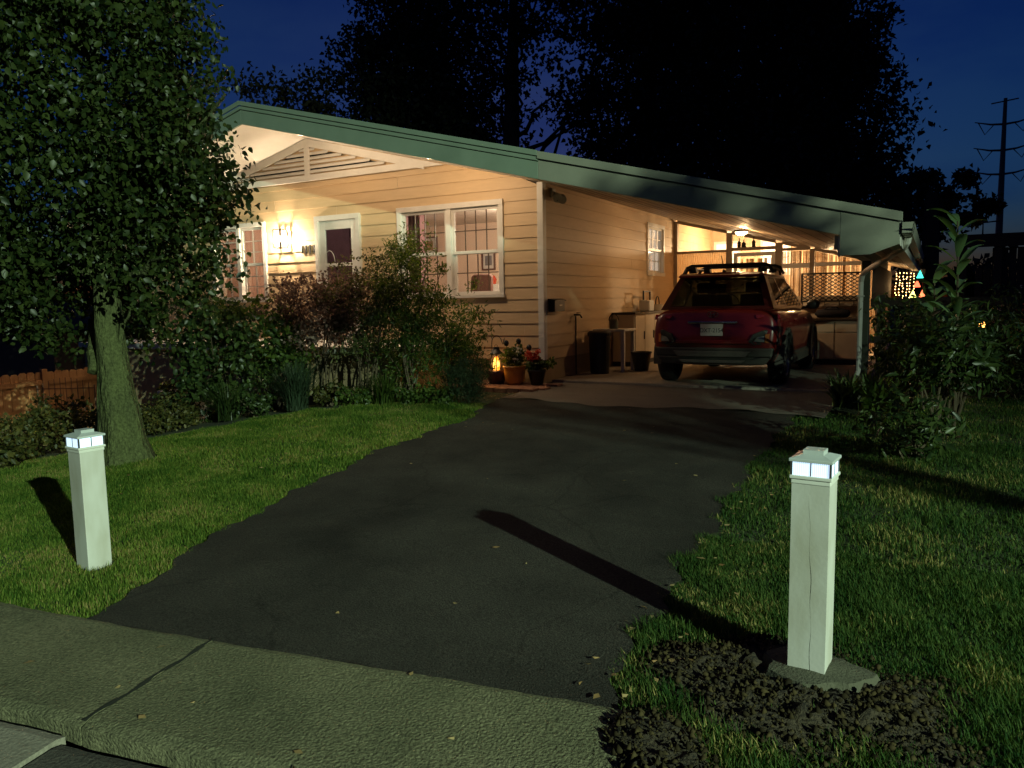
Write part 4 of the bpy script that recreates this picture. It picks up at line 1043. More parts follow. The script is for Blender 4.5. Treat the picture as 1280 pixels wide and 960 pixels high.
def drive_post(loc, rz, h, label, crack):
    t = thing('driveway_post', label, 'post', loc, 'white posts with solar caps flanking the driveway', rz)
    a = .07
    m = MB(); nz_ = 24; pts = []
    if crack:
        # square shaft whose front face is split by a real crack: two boards with a wandering gap
        zs = np.linspace(0, h, 40)
        cxs = [.012 - .012 * z / h + .004 * math.sin(z * 6) + .0025 * math.sin(z * 31 + 1) for z in zs]
        wd = [.0017 * min(1, max(0.0, (h * .93 - z) * 6)) * (.6 + .4 * math.sin(z * 19)) for z in zs]
        vs = []; fs = []
        for z, c, w_ in zip(zs, cxs, wd):
            vs += [(-a, -a, z), (c - w_, -a, z), (c, -a + .012, z), (c + w_, -a, z), (a, -a, z), (a, a, z), (-a, a, z)]
        n = 7
        for i in range(len(zs) - 1):
            for k_ in range(n): fs.append((i * n + k_, i * n + (k_ + 1) % n, (i + 1) * n + (k_ + 1) % n, (i + 1) * n + k_))
        fs.append(tuple(range((len(zs) - 1) * n, len(zs) * n)))
        m.add(vs, fs)
    else: m.box(-a, a, -a, a, -.02, h)
    m.build('shaft', M['post'], t, local=True, bevel=0 if crack else .004)
    m = MB(); m.prism([(-.079, -.079, h + .001), (.079, -.079, h + .001), (.079, .079, h + .001), (-.079, .079, h + .001)], (0, 0, .014)); m.box(-.0735, .0735, -.0735, .0735, h - .018, h)
    cap = m.build('cap', M['white'], t, local=True, bevel=.003)
    m = MB(); e = .0715; z0, z1 = h + .0155, h + .068
    m.box(-e, e, -e, e, z0, z1); m.build('lens', M['lens'], cap, local=True)
    bars = [(sx * e - .004, sx * e + .004, sy * e - .004, sy * e + .004) for sx in (-1, 1) for sy in (-1, 1)]
    for q in (-1, 1): bars += [(-.0025, .0025, q * (e + .0005) - .001, q * (e + .0005) + .001), (q * (e + .0005) - .001, q * (e + .0005) + .001, -.0025, .0025)]
    for q in bars:
        m = MB(); m.box(q[0], q[1], q[2], q[3], z0 + .0005, z1 - .0005); m.build('lens_bar', M['steel'], cap, local=True)
    m = MB(); r0, r1 = .081, .045; zt = h + .0685
    m.add([(-r0, -r0, zt), (r0, -r0, zt), (r0, r0, zt), (-r0, r0, zt), (-r0, -r0, zt + .012), (r0, -r0, zt + .012), (r0, r0, zt + .012), (-r0, r0, zt + .012), (-r1, -r1, zt + .024), (r1, -r1, zt + .024), (r1, r1, zt + .024), (-r1, r1, zt + .024)],
          [(3, 2, 1, 0), (0, 1, 5, 4), (1, 2, 6, 5), (2, 3, 7, 6), (3, 0, 4, 7), (4, 5, 9, 8), (5, 6, 10, 9), (6, 7, 11, 10), (7, 4, 8, 11), (8, 9, 10, 11)])
    m.build('cap_roof', M['caproof'], cap, local=True, bevel=.002)
    m = MB(); m.box(-.038, .038, -.038, .038, zt + .0242, zt + .042); sp_ = m.build('solar_panel', M['caproof'], cap, local=True)
    m = MB(); m.box(-.028, .028, -.028, .028, zt + .0311, zt + .0325); m.build('solar_cell', pmat('solar_cell', (.35, .42, .5), .15, (.25, .3, .4), 20, .5), cap, local=True)
    return t
p1 = drive_post((-.385, 3.13, gzf(-.4, 3.1) - .01), R(-5), .815, 'white wooden post with a long crack and a glowing solar cap set in dug soil', True)
p2 = drive_post((-4.37, 2.66, gzf(-4.3, 2.6) - .01), R(-5.), .715, 'white post with a glowing solar cap standing in the lawn before the big tree', False)
# concrete collar and clods at the near post
mb = MB(); cs = []
for i in range(26):
    a = 2 * math.pi * i / 26; r = .185 * (1 + .14 * math.sin(a * 3 + 1) + .07 * math.sin(a * 7)); cs.append((-.37 + r * 1.05 * math.cos(a), 3.12 + r * .78 * math.sin(a)))
base = gzf(-.4, 3.1)
mb.add([(x, y, base + .034) for x, y in cs] + [(-.37 + (x + .37) * 1.15, 3.13 + (y - 3.13) * 1.15, base - .03) for x, y in cs] + [(-.37, 3.13, base + .05)], [(i, (i + 1) % 26, 52) for i in range(26)] + [(26 + i, 26 + (i + 1) % 26, (i + 1) % 26, i) for i in range(26)])
tag(mb.build('footing', pmat('post_concrete', (.085, .085, .055), .9, (.045, .042, .028), 8, .8, .8, 90), smooth=False), 'rough concrete collar round the foot of the cracked white post', 'footing')

# ------------------------------------------------------------------ vegetation
def leaf_mesh(pts, L, W, d=None, droop=.3, fold=.25, spread=1.0, six=False, r=None):
    r = r or rng
    pts = np.asarray(pts, float); n = len(pts)
    if d is None: d = np.zeros((n, 3))
    dd = d + spread * r.normal(size=(n, 3)) + np.array([0, 0, -droop])
    dd /= np.linalg.norm(dd, axis=1, keepdims=True) + 1e-9
    u = r.normal(size=(n, 3)) + np.array([0, 0, .8])
    s = np.cross(dd, u); s /= np.linalg.norm(s, axis=1, keepdims=True) + 1e-9
    nn = np.cross(s, dd)
    Ls = (L * r.uniform(.65, 1.25, n))[:, None]; Ws = Ls * W / L
    if six:
        v = np.stack([pts, pts + dd * Ls * .3 + s * Ws * .46 + nn * fold * Ws * .5, pts + dd * Ls * .68 + s * Ws * .36 + nn * (fold * Ws * .4 - Ls * .05), pts + dd * Ls - nn * Ls * .16,
                      pts + dd * Ls * .68 - s * Ws * .36 + nn * (fold * Ws * .4 - Ls * .05), pts + dd * Ls * .3 - s * Ws * .46 + nn * fold * Ws * .5, pts + dd * Ls * .5 - nn * Ls * .02], 1).reshape(-1, 3)
        b = np.arange(n)[:, None] * 7
        f = np.concatenate([b + np.array([[0, 1, 6]]), b + np.array([[1, 2, 6]]), b + np.array([[2, 3, 6]]), b + np.array([[3, 4, 6]]), b + np.array([[4, 5, 6]]), b + np.array([[5, 0, 6]])], 0)
    else:
        v = np.stack([pts, pts + dd * Ls * .45 + s * Ws * .5 + nn * fold * Ws, pts + dd * Ls - nn * Ls * .1, pts + dd * Ls * .45 - s * Ws * .5 + nn * fold * Ws], 1).reshape(-1, 3)
        b = np.arange(n)[:, None] * 4
        f = np.concatenate([b + np.array([[0, 1, 2]]), b + np.array([[0, 2, 3]])], 0)
    return v, f

def foliage(name, v, f, mat, parent=None):
    me = mesh_np(name, v, f.ravel(), np.full(len(f), 3))
    return link(name, me, mat, parent)

def clumps(c, rad, nc, cr, nl, shell=.5, lump=.25, r=None, cut=None):
    """leaf positions: nc clumps spread through an ellipsoid (more toward its skin), nl leaves in each"""
    r = r or rng
    c = np.asarray(c, float); rad = np.asarray(rad, float)
    q = r.normal(size=(nc, 3)); q /= np.linalg.norm(q, axis=1, keepdims=True)
    rr = shell + (1 - shell) * r.uniform(0, 1, nc) ** .6
    lum = 1 + lump * (np.sin(q[:, 0] * 5 + c[0]) * np.sin(q[:, 2] * 6 + c[1]) + .6 * np.sin(q[:, 1] * 9 + 2))
    cen = c + q * rad * (rr * lum)[:, None]
    if cut is not None: cen = cen[cut(cen)]
    s = cr * r.uniform(.6, 1.4, len(cen))
    dv = r.normal(size=(len(cen), nl, 3)); dv /= np.linalg.norm(dv, axis=2, keepdims=True); dv *= (r.uniform(0, 1, (len(cen), nl, 1)) ** .45) * 1.75
    p = cen[:, None, :] + dv * s[:, None, None] * np.array([1, 1, .75])
    return p.reshape(-1, 3), cen

def limb(m, a, b, r0, r1, wig=.1, n=6, k=5):
    a = np.asarray(a, float); b = np.asarray(b, float); L = np.linalg.norm(b - a)
    pts = [a + (b - a) * t + rng.normal(size=3) * wig * L * math.sin(math.pi * t) * .5 for t in np.linspace(0, 1, n)]
    m.tube(pts, list(np.linspace(r0, r1, n)), k)
    return pts

# the big tree in the left foreground
LM1 = leafmat('pear_leaves', (.008, .019, .005), (.046, .066, .016), .42, .3, None, .3)
tx, ty = -6.86, 4.55; tz = gzf(tx, ty)
tree = thing('tree', 'big leafy tree with a mossy trunk in the lawn behind the glowing post', 'tree', (tx, ty, tz))
m = MB(); n = 14; pts = []; rad = []
path = [(.02, 0, -.1, .32), (.02, 0, .05, .25), (.01, .0, .2, .205), (-.01, 0, .45, .175), (-.05, 0, .7, .160), (-.09, .02, .95, .142), (-.13, .02, 1.25, .125), (-.13, .03, 1.7, .12), (-.13, .05, 2.4, .11), (-.1, .05, 3.4, .08), (-.1, .05, 4.6, .03)]
vs = []; fs = []; n = 22
for i, (dx, dy, h, r_) in enumerate(path):
    for k_ in range(n):
        a = 2 * math.pi * k_ / n
        fl_ = 1 + (.16 if h < .5 else .07) * math.sin(a * 5 + h * 1.5) + .06 * math.sin(a * 11 + h * 6)
        vs.append((tx + dx + r_ * fl_ * math.cos(a), ty + dy + r_ * fl_ * math.sin(a), tz + h))
for i in range(len(path) - 1):
    for k_ in range(n):
        k2 = (k_ + 1) % n
        fs.append((i * n + k_, i * n + k2, (i + 1) * n + k2, (i + 1) * n + k_))
m.add(vs, fs); m.build('trunk', M['bark'], tree, smooth=True)
m = MB(); br = np.array((tx - .12, ty, tz))
for i in range(26):
    a = rng.uniform(0, 2 * math.pi); h = rng.uniform(1.0, 4.2); rr = rng.uniform(.8, 1.5)
    s = br + (0, 0, h); e = s + np.array((math.cos(a) * rr, math.sin(a) * rr, rng.uniform(-.1, 1.0)))
    limb(m, s, e, .05, .008)
limb(m, br + (-.1, -.1, .85), br + (-.40, .1, 1.35), .06, .03, .05); limb(m, br + (.1, 0, .95), br + (.42, .1, 1.75), .035, .01, .05)
m.build('limb', M['bark'], tree)
c0 = np.array((tx - .55, ty - .05, tz + 3.35))
p1_, _ = clumps(c0, (1.5, 1.5, 2.45), 760, .16, 84, .45, .16, cut=lambda c: (c[:, 2] > tz + 1.08) & ~((np.hypot(c[:, 0] - tx - .05, c[:, 1] - ty) < .55) & (c[:, 2] < tz + 1.75)))
p2_, _ = clumps(c0 + (1.2, .45, -.72), (.42, .45, .85), 48, .13, 40, .3, .2)
p3_, _ = clumps(c0 + (-.7, -.3, -1.7), (.8, .8, .55), 60, .14, 45, .2, .2)
p4_, _ = clumps(c0 + (.55, .5, -1.65), (.55, .4, .5), 34, .13, 40, .2, .2)
pp = np.concatenate([p1_, p2_, p3_, p4_])
foliage('crown', *leaf_mesh(pp, .068, .046, droop=.55, fold=.2, six=True), LM1, tree)

# shrubs along the porch -------------------------------------------------
def shrub(name, label, cat, loc, h, rad, leafm, nl, L, W, stems=7, group=None, droop=.2, base=.25, nc=60, cr=.12, shell=.3, six=False, d=None, stemmat=None, lean=(0, 0), lump=.25, flat=.5):
    x, y = loc; z = gzf(x, y) - .03
    t = thing(name, label, cat, (x, y, z), group)
    m = MB(); cz = z + h * (base + 1) / 2
    pos, cen = clumps((x + lean[0], y + lean[1], cz), (rad[0], rad[1], h * (1 - base) / 2), nc, cr, max(1, nl // nc), shell, lump)
    for i in range(stems):
        e = cen[rng.integers(len(cen))]; s = np.array((x + rng.normal() * .08 * rad[0], y + rng.normal() * .08 * rad[0], z))
        mid = s + (e - s) * .5 + np.array((0, 0, h * .12)); ptsx = [s, s + (mid - s) * .5 + rng.normal(size=3) * .02, mid, e]
        m.tube(ptsx, [.014, .011, .008, .004], 5)
    m.build('stems', stemmat or M['stem'], t)
    pos[:, 2] = np.maximum(pos[:, 2], gz(pos[:, 0], pos[:, 1]) + .01)
    foliage('foliage', *leaf_mesh(pos, L, W, d=None if d is None else np.broadcast_to(np.array(d, float), pos.shape), droop=droop, six=six), leafm, t)
    return t
G1 = leafmat('dark_green_leaves', (.016, .034, .012), (.065, .10, .026), .4, .35)
G2 = leafmat('fresh_green_leaves', (.028, .062, .014), (.10, .15, .03), .42, .42)
GP = leafmat('purple_leaves', (.075, .055, .048), (.27, .20, .16), .42, .42, (1.5, 1.2, 1.1))
GN = leafmat('nandina_leaves', (.026, .065, .015), (.11, .16, .035), .4, .42)
GY = leafmat('yellow_green_leaves', (.018, .032, .008), (.115, .105, .026), .5, .25)
GJ = leafmat('juniper_needles', (.016, .036, .016), (.045, .075, .03), .6, .15)
GB = leafmat('far_black_leaves', (.012, .016, .009), (.034, .044, .020), .7, .1)
GB2 = leafmat('far_brown_leaves', (.022, .022, .010), (.055, .050, .020), .7, .1)

shrub('viburnum', 'tall dark big-leaved shrub hanging over beside the big tree', 'shrub', (-9.05, 7.55), 2.05, (.72, .6), G1, 3600, .095, .062, 9, droop=.5, base=.0, nc=95, cr=.13, six=True, shell=.2)
shrub('viburnum', 'green big-leaved shrub lit from behind in front of the porch beside the purple bush', 'shrub', (-8.55, 8.15), 1.75, (.6, .45), G2, 2300, .085, .056, 7, droop=.4, base=.05, nc=70, cr=.13, six=True, shell=.2)
shrub('smoke_bush', 'purple-leaved bush spreading over the porch edge before the front door', 'shrub', (-7.75, 8.35), 1.92, (.85, .5), GP, 5200, .06, .042, 10, droop=.2, base=.45, nc=120, cr=.12, lump=.3)
shrub('smoke_bush', 'brown-purple fine-leaved bush between the purple bush and the tall airy nandina', 'shrub', (-6.95, 8.35), 2.1, (.62, .45), leafmat('brown_purple_leaves', (.04, .055, .022), (.17, .18, .075), .4, .42, (1.5, 1.3, 1)), 4200, .055, .032, 10, droop=.1, base=.3, nc=100, cr=.11)
shrub('nandina', 'tall airy nandina with fine leaves in front of the double window', 'shrub', (-6.3, 8.45), 2.05, (.62, .45), GN, 8000, .07, .021, 14, droop=.15, base=.1, nc=130, cr=.12, lump=.35, shell=.2)
shrub('nandina', 'lower nandina with fine leaves leaning toward the planted pots', 'shrub', (-5.85, 8.75), 1.5, (.42, .4), GN, 4200, .07, .020, 9, droop=.2, base=.05, nc=80, cr=.11, lump=.35, shell=.2, lean=(.08, .1))
shrub('nandina', 'thin nandina sprig standing up in front of the left sash of the double window', 'shrub', (-6.72, 8.9), 2.35, (.36, .25), GN, 1000, .07, .018, 6, droop=.35, base=.78, nc=26, cr=.08, lump=.3, shell=.1)
shrub('juniper', 'small round feathery evergreen at the corner of the bed beside the driveway', 'shrub', (-5.42, 8.55), .64, (.27, .27), GJ, 5200, .055, .007, 8, droop=-.9, base=.02, nc=160, cr=.07, shell=.2, lump=.1)

def tuft(name, label, cat, loc, h, n, mat, w=.012, spread=.5, group=None):
    x, y = loc; z = gzf(x, y) - .01
    t = thing(name, label, cat, (x, y, z), group)
    V = []; F = []
    for i in range(n):
        a = rng.uniform(0, 2 * math.pi); l = h * rng.uniform(.6, 1.1); sp_ = spread * rng.uniform(.2, 1.1)
        d = np.array((math.cos(a), math.sin(a), 0)); s = np.array((-d[1], d[0], 0)) * w
        b0 = np.array((x, y, z)) + d * rng.uniform(0, .06) + rng.normal(size=3) * (.05, .05, 0)
        b = len(V)
        for q in (0, .35, .7, 1.):
            p = b0 + d * (sp_ * h * q ** 1.8) + np.array((0, 0, l * (q - .32 * sp_ * q ** 3)))
            ww = s * (1 - q ** 2) + s * .1
            V += [p - ww, p + ww]
        for k_ in range(3):
            F += [(b + 2 * k_, b + 2 * k_ + 1, b + 2 * k_ + 3), (b + 2 * k_, b + 2 * k_ + 3, b + 2 * k_ + 2)]
    foliage('blades', np.array(V), np.array(F), mat, t)
    return t
tuft('ornamental_grass', 'arching blue-green ornamental grass clump at the bed edge before the porch', 'grass clump', (-7.75, 7.75), .80, 420, leafmat('blue_grass', (.02, .042, .022), (.045, .07, .038), .5, .2), .005, .8)
tuft('ornamental_grass', 'dark strappy clump at the foot of the lower nandina', 'grass clump', (-6.5, 8.15), .5, 220, G2, .006, .9)
tuft('ornamental_grass', 'drooping clump at the bed edge below the tall dark shrub', 'grass clump', (-8.6, 7.3), .6, 240, G1, .006, .9)
for i, (x, y, hh_, r_, lab) in enumerate(((-7.3, 7.95, .32, .3, 'low yellow-green plant before the brown porch base'), (-6.9, 8.05, .28, .28, 'low mid-green plant between the ornamental grass and the nandina'), (-6.2, 8.35, .25, .3, 'low leafy plant at the bed edge under the tall nandina'), (-5.75, 8.45, .22, .22, 'small leafy plant beside the round evergreen'), (-8.2, 7.45, .3, .35, 'low dark plant at the bed edge under the big-leaved shrubs'))):
    shrub('perennial', lab, 'plant', (x, y), hh_, (r_, r_ * .8), (GY, G2, G2, G2, G1)[i], 420, .07, .045, 5, base=.1, nc=24, cr=.06)

# low hedge plants by the left fence (each a plant), and the bed edge
hed = [(-9.3, 4.7, .55, .42, 'yellow-green low bush nearest the camera by the left fence'), (-9.9, 5.3, .6, .45, 'yellowish low bush before the light fence panel'), (-10.4, 6.0, .75, .42, 'tall yellow-tipped bush before the fence, under the wire trellis'), (-9.0, 5.6, .5, .4, 'low green bush right behind the glowing post by the tree'), (-8.6, 4.3, .42, .38, 'low green bush at the lawn edge before the fence'), (-9.6, 7.2, .5, .4, 'yellow-green low bush between the big trunk and the house'), (-10.3, 7.9, .75, .32, 'tall yellow-tipped plant against the dark fence at the house corner'), (-9.1, 6.6, .38, .36, 'low green bush at the lawn edge behind the big trunk')]
for (x, y, h_, r_, lab) in hed:
    shrub('low_bush', lab, 'bush', (x, y), h_, (r_, r_), GY, 1300, .06, .042, 8, 'low bushes by the left fence', nc=50, cr=.08, base=.05)
st = thing('garden_bench', 'pale stone bench in the bed by the house corner', 'bench', (-11.0, 8.5, gzf(-11, 8.5)))
z = gzf(-11, 8.5)
mb = MB(); mb.box(-11.5, -10.5, 8.3, 8.7, z + .40, z + .47); mb.build('seat', M['white'], st, bevel=.02)
for x in (-11.35, -10.75):
    mb = MB(); mb.box(x, x + .12, 8.36, 8.64, z - .02, z + .399); mb.build('leg', M['white'], st)

# left fence and trellis, neighbour's shed behind
FA, FB = np.array((-13.2, 5.6)), np.array((-13.6, 9.95))
fd = (FB - FA) / np.linalg.norm(FB - FA); fn = np.array((fd[1], -fd[0])); FL = np.linalg.norm(FB - FA)
fz0, fzt = -2.5, -1.07
fe = thing('fence', 'brown board fence at the side of the house', 'fence', (FA[0], FA[1], fz0))
def fpt(u, o=0): return FA + fd * u + fn * o
u = 0.; sec = 0
panels = []
while u < FL:
    m = MB(); ue = min(u + 1.9, FL); x = u + .06
    while x < ue - .06:
        w_ = .135
        a = fpt(x); b = fpt(min(x + w_, ue)); zt = fzt + rng.uniform(-.015, .015)
        m.prism([(a[0], a[1], fz0), (b[0], b[1], fz0), (b[0], b[1], zt - .03), (b[0] - fd[0] * .03, b[1] - fd[1] * .03, zt), (a[0] + fd[0] * .03, a[1] + fd[1] * .03, zt), (a[0], a[1], zt - .03)], (fn[0] * .018, fn[1] * .018, 0))
        x += w_ + .006
    pn = m.build('board_panel', M['wood'], fe)
    m = MB()
    for zz_ in (fzt - .18, fzt - .75):
        a = fpt(u, .035); b = fpt(ue, .035); m.beam((a[0], a[1], zz_), (b[0], b[1], zz_), .035, .08)
    m.build('rail', M['wood'], pn)
    a = fpt(u, .02); m = MB(); m.beam((a[0], a[1], fz0), (a[0], a[1], fzt + .05), .09, .09); m.build('post', M['wood'], fe)
    u += 1.9
tr = thing('wire_trellis', 'rusty wire garden trellis standing in the low bushes before the fence', 'trellis', (-11.6, 6.9, gzf(-11.6, 6.9)))
m = MB(); z = gzf(-11.6, 6.9); A_ = np.array((-11.95, 6.6)); D_ = np.array((.72, .45))
for i in range(11):
    p = A_ + D_ * i / 10; m.tube([(p[0], p[1], z - .05), (p[0], p[1], z + .85 + (.12 * math.sin(math.pi * i / 10)))], .006 if 0 < i < 10 else .012, 5)
for h_ in (.55, .8): m.tube([(A_[0], A_[1], z + h_), (A_[0] + D_[0], A_[1] + D_[1], z + h_)], .006, 5)
m.build('wires', pmat('rusty_wire', (.22, .11, .07), .7), tr)
sd_ = thing('shed', 'grey-brown neighbouring shed behind the left fence', 'shed', (-20.5, 11.5, -2.6))
m = MB(); m.box(-22.5, -18.2, 10.5, 13, -2.6, -.5); m.build('wall', pmat('shed_wall', (.12, .09, .07), .8), sd_)
m = MB(); m.prism([(-22.8, 10.2, -.5), (-17.9, 10.2, -.5), (-20.3, 10.2, .3)], (0, 3.1, 0)); m.build('roof', M['roof'], sd_)

# pots at the corner -------------------------------------------------
def leafball(t, c, rad, n, L, W, mat, name='foliage'):
    p, _ = clumps(c, rad, max(8, n // 14), .04, 14, .3)
    return foliage(name, *leaf_mesh(p, L, W, droop=.2), mat, t)
gp = -1.262
t = thing('yellow_pot', 'yellow glazed pot of white-flowered greenery by the house corner', 'potted plant', (-5.58, 10.16, gp))
m = MB(); m.lathe([(0, 0), (.115, 0), (.15, .06), (.165, .2), (.165, .25), (.18, .26), (.18, .285), (.15, .285), (.14, .25), (0, .25)], (-5.58, 10.16, gp), 28); m.build('pot', M['yellowpot'], t, smooth=True)
leafball(t, (-5.58, 10.16, gp + .42), (.19, .19, .13), 620, .06, .04, G2)
leafball(t, (-5.58, 10.12, gp + .46), (.19, .19, .12), 60, .03, .03, leafmat('white_petals', (.6, .6, .5), (.75, .75, .65), .6, .2, (1, 1, 1)), 'petals')
t = thing('black_pot', 'black pot with red flowers against the corner board of the house', 'potted plant', (-5.22, 10.2, gp))
m = MB(); m.lathe([(0, 0), (.09, 0), (.135, .2), (.145, .2), (.145, .23), (.125, .23), (0, .21)], (-5.22, 10.2, gp), 24); m.build('pot', M['blackpot'], t, smooth=True)
leafball(t, (-5.20, 10.2, gp + .31), (.17, .15, .10), 420, .06, .045, G2)
for k_ in range(11):
    c = np.array((-5.27 + rng.uniform(-.1, .1), 10.13 + rng.uniform(-.08, .05), gp + .43 + rng.uniform(-.07, .09)))
    foliage('flower', *leaf_mesh(c + rng.normal(size=(26, 3)) * .016, .04, .034, droop=0), M['flower_red'], t)
# candle lantern on its saucer, with a shepherd hook
t = thing('candle_lantern', 'dark metal lantern with a glowing amber flame beside the yellow pot', 'lantern', (-5.89, 10.14, gp))
cx_, cy_ = -5.89, 10.14
m = MB(); m.lathe([(0, 0), (.11, 0), (.155, .1), (.165, .2), (.15, .21), (0, .2)], (cx_, cy_, gp), 24); m.build('bowl', pmat('dark_red_bowl', (.06, .022, .018), .45), t, smooth=True)
m = MB()
for k_ in range(6):
    a = 2 * math.pi * k_ / 6; m.tube([(cx_ + .085 * math.cos(a), cy_ + .085 * math.sin(a), gp + .205), (cx_ + .085 * math.cos(a), cy_ + .085 * math.sin(a), gp + .46)], .007, 5)
m.lathe([(.1, .455), (.1, .47), (.05, .53), (.045, .565), (0, .57)], (cx_, cy_, gp), 16); m.tube([(cx_ + .03 * math.cos(q), cy_, gp + .57 + .03 * math.sin(q)) for q in np.linspace(0, math.pi, 8)], .005, 5); m.build('frame', M['black'], t)
m = MB(); m.lathe([(0, .21), (.045, .21), (.055, .27), (.05, .34), (.03, .40), (0, .43)], (cx_, cy_, gp), 14)
def flame():
    mm, nt, N, L = nodes('amber_flame'); out = N.new('ShaderNodeOutputMaterial'); e = N.new('ShaderNodeEmission'); L.new(e.outputs[0], out.inputs[0])
    tc = N.new('ShaderNodeTexCoord'); nz = N.new('ShaderNodeTexNoise'); nz.inputs['Scale'].default_value = 18; L.new(tc.outputs['Object'], nz.inputs['Vector'])
    cr = N.new('ShaderNodeValToRGB'); cr.color_ramp.elements[0].position = .4; cr.color_ramp.elements[0].color = (1, .22, .01, 1); cr.color_ramp.elements[1].position = .62; cr.color_ramp.elements[1].color = (1, .62, .12, 1)
    L.new(nz.outputs['Fac'], cr.inputs[0]); L.new(cr.outputs[0], e.inputs[0]); e.inputs[1].default_value = 2.4
    return mm
m.build('flame', flame(), t, smooth=True)
t = thing('shepherd_hook', 'thin shepherd hook rod standing behind the candle lantern', 'hook', (-6.06, 10.3, gp))
m = MB(); m.tube([(-6.06, 10.3, gp - .1), (-6.06, 10.3, gp + .62)] + [(-5.97 + .09 * math.cos(q), 10.3, gp + .62 + .11 * math.sin(q)) for q in np.linspace(math.pi, .2, 10)] + [(-5.86, 10.3, gp + .60), (-5.83, 10.3, gp + .70)], .007, 6); m.build('rod', M['brass'], t)
for (x, y, h_, lab) in ((-5.77, 10.25, .58, 'dark ball garden stake beside the shepherd hook'), (-5.57, 10.28, .61, 'dark ball garden stake rising behind the yellow pot, the highest of the three'), (-5.36, 10.22, .52, 'dark ball garden stake tilted over the red flowers')):
    t = thing('garden_stake', lab, 'ornament', (x, y, gp), 'ball stakes in the pots')
    m = MB(); m.tube([(x, y, gp + .2), (x, y, gp + h_)], .004, 5); m.build('rod', M['brass'], t)
    m = MB(); m.lathe([(0, -.05), (.03, -.04), (.045, 0), (.03, .04), (0, .05)], (x, y, gp + h_ + .04), 14); m.build('ball', pmat('dark_glass_ball', (.03, .03, .03), .12, coat=1.), t, smooth=True)

# ------------------------------------------------------------------ right side
shrub('laurel', 'dark glossy shrub by the carport post, behind the right-hand lawn', 'shrub', (-.22, 10.2), 1.3, (.42, .45), G1, 1900, .10, .034, 9, base=.2, nc=80, cr=.12, six=True, droop=.1)
shrub('laurel', 'dense dark shrub under the tall broad-leaved stalk', 'shrub', (.22, 9.5), 1.15, (.45, .45), G1, 1900, .11, .034, 9, base=.3, nc=80, cr=.12, six=True, droop=.1)
shrub('peony', 'loose leafy plant with bent stems standing in the right-hand lawn', 'plant', (-.10, 7.2), .62, (.42, .32), G1, 560, .10, .036, 14, base=.05, nc=40, cr=.09, six=True, droop=.15)
shrub('laurel', 'dark drooping shrub on thin stems behind the loose leafy plant', 'shrub', (.08, 8.2), 1.15, (.42, .4), G1, 800, .12, .04, 8, base=.45, nc=50, cr=.12, six=True, droop=.35)
tuft('ginger_clump', 'bright green leafy clump at the driveway corner by the carport slab', 'plant', (-.88, 9.75), .46, 120, leafmat('striped_leaves', (.05, .09, .03), (.13, .17, .07), .4, .25), .026, .85)
tuft('ginger_clump', 'dark green leafy clump next to the bright clump at the carport corner', 'plant', (-.55, 9.55), .48, 110, G2, .026, .8)
shrub('dark_bush', 'wide dark bush at the far edge of the right-hand lawn', 'bush', (.95, 11.0), 1.1, (.75, .5), G1, 2600, .09, .03, 9, base=.0, nc=70, cr=.13)
shrub('dark_bush', 'dark bush right of the milkweed stalk with pale red flowers behind', 'bush', (1.7, 11.3), 1.25, (.7, .5), G1, 2400, .09, .03, 9, base=.0, nc=70, cr=.13)
t = shrub('flowering_bush', 'bush dotted with pale and red flowers behind the dark bush by the fence', 'bush', (1.05, 12.1), 1.45, (.6, .3), G1, 1600, .08, .03, 9, base=.1, nc=60, cr=.12)
p_, _ = clumps((1.05, 12.0, gzf(1, 12) + 1.0), (.55, .25, .5), 24, .06, 9, .4); foliage('petals', *leaf_mesh(p_, .035, .03), M['flower_pale'], t)
p_, _ = clumps((1.2, 11.95, gzf(1, 12) + .95), (.42, .25, .45), 14, .06, 12, .4); foliage('petals', *leaf_mesh(p_, .045, .035), M['flower_red'], t)

# tall broad-leaved stalks
GM = leafmat('broad_leaves', (.08, .15, .06), (.15, .24, .10), .42, .25)
def stalk(label, loc, h, n, L, W, lean):
    x, y = loc; z = gzf(x, y)
    t = thing('milkweed', label, 'plant', (x, y, z))
    m = MB(); pts = [np.array((x + lean * q ** 2, y, z + h * q)) for q in np.linspace(0, 1, 9)]
    m.tube(pts, list(np.linspace(.016, .007, 9)), 6); m.build('stem', M['stem'], t)
    V = []; F = []
    for i in range(n):
        q = .28 + .72 * i / (n - 1); p = np.array((x + lean * q ** 2, y, z + h * q)); a = i * 1.9 + rng.uniform(-.3, .3)
        d = np.array((math.cos(a), math.sin(a), 0)); s = np.array((-d[1], d[0], 0)); l = L * (1.05 - .45 * (q - .28)) * rng.uniform(.8, 1.15); up_ = rng.uniform(.5, 1.0) + .3 * q
        b = len(V); ns = 7
        for j in range(ns):
            r_ = j / (ns - 1); c = p + d * l * r_ * .85 + np.array((0, 0, l * (up_ * r_ - .55 * r_ ** 2)))
            ww = W * math.sin(math.pi * min(1, .06 + r_ * .94)) ** .8 * .5
            V += [c - s * ww + (0, 0, ww * .35), c, c + s * ww + (0, 0, ww * .35)]
        for j in range(ns - 1):
            k0 = b + 3 * j
            F += [(k0, k0 + 1, k0 + 4), (k0, k0 + 4, k0 + 3), (k0 + 1, k0 + 2, k0 + 5), (k0 + 1, k0 + 5, k0 + 4)]
    foliage('leaves', np.array(V), np.array(F), GM, t)
stalk('tall upright stalk with long broad leaves standing above the dark shrubs', (.22, 8.85), 2.05, 26, .42, .10, -.05)
stalk('shorter broad-leaved stalk beside the tall one, nearer the carport', (.02, 9.2), 1.5, 18, .38, .15, -.03)

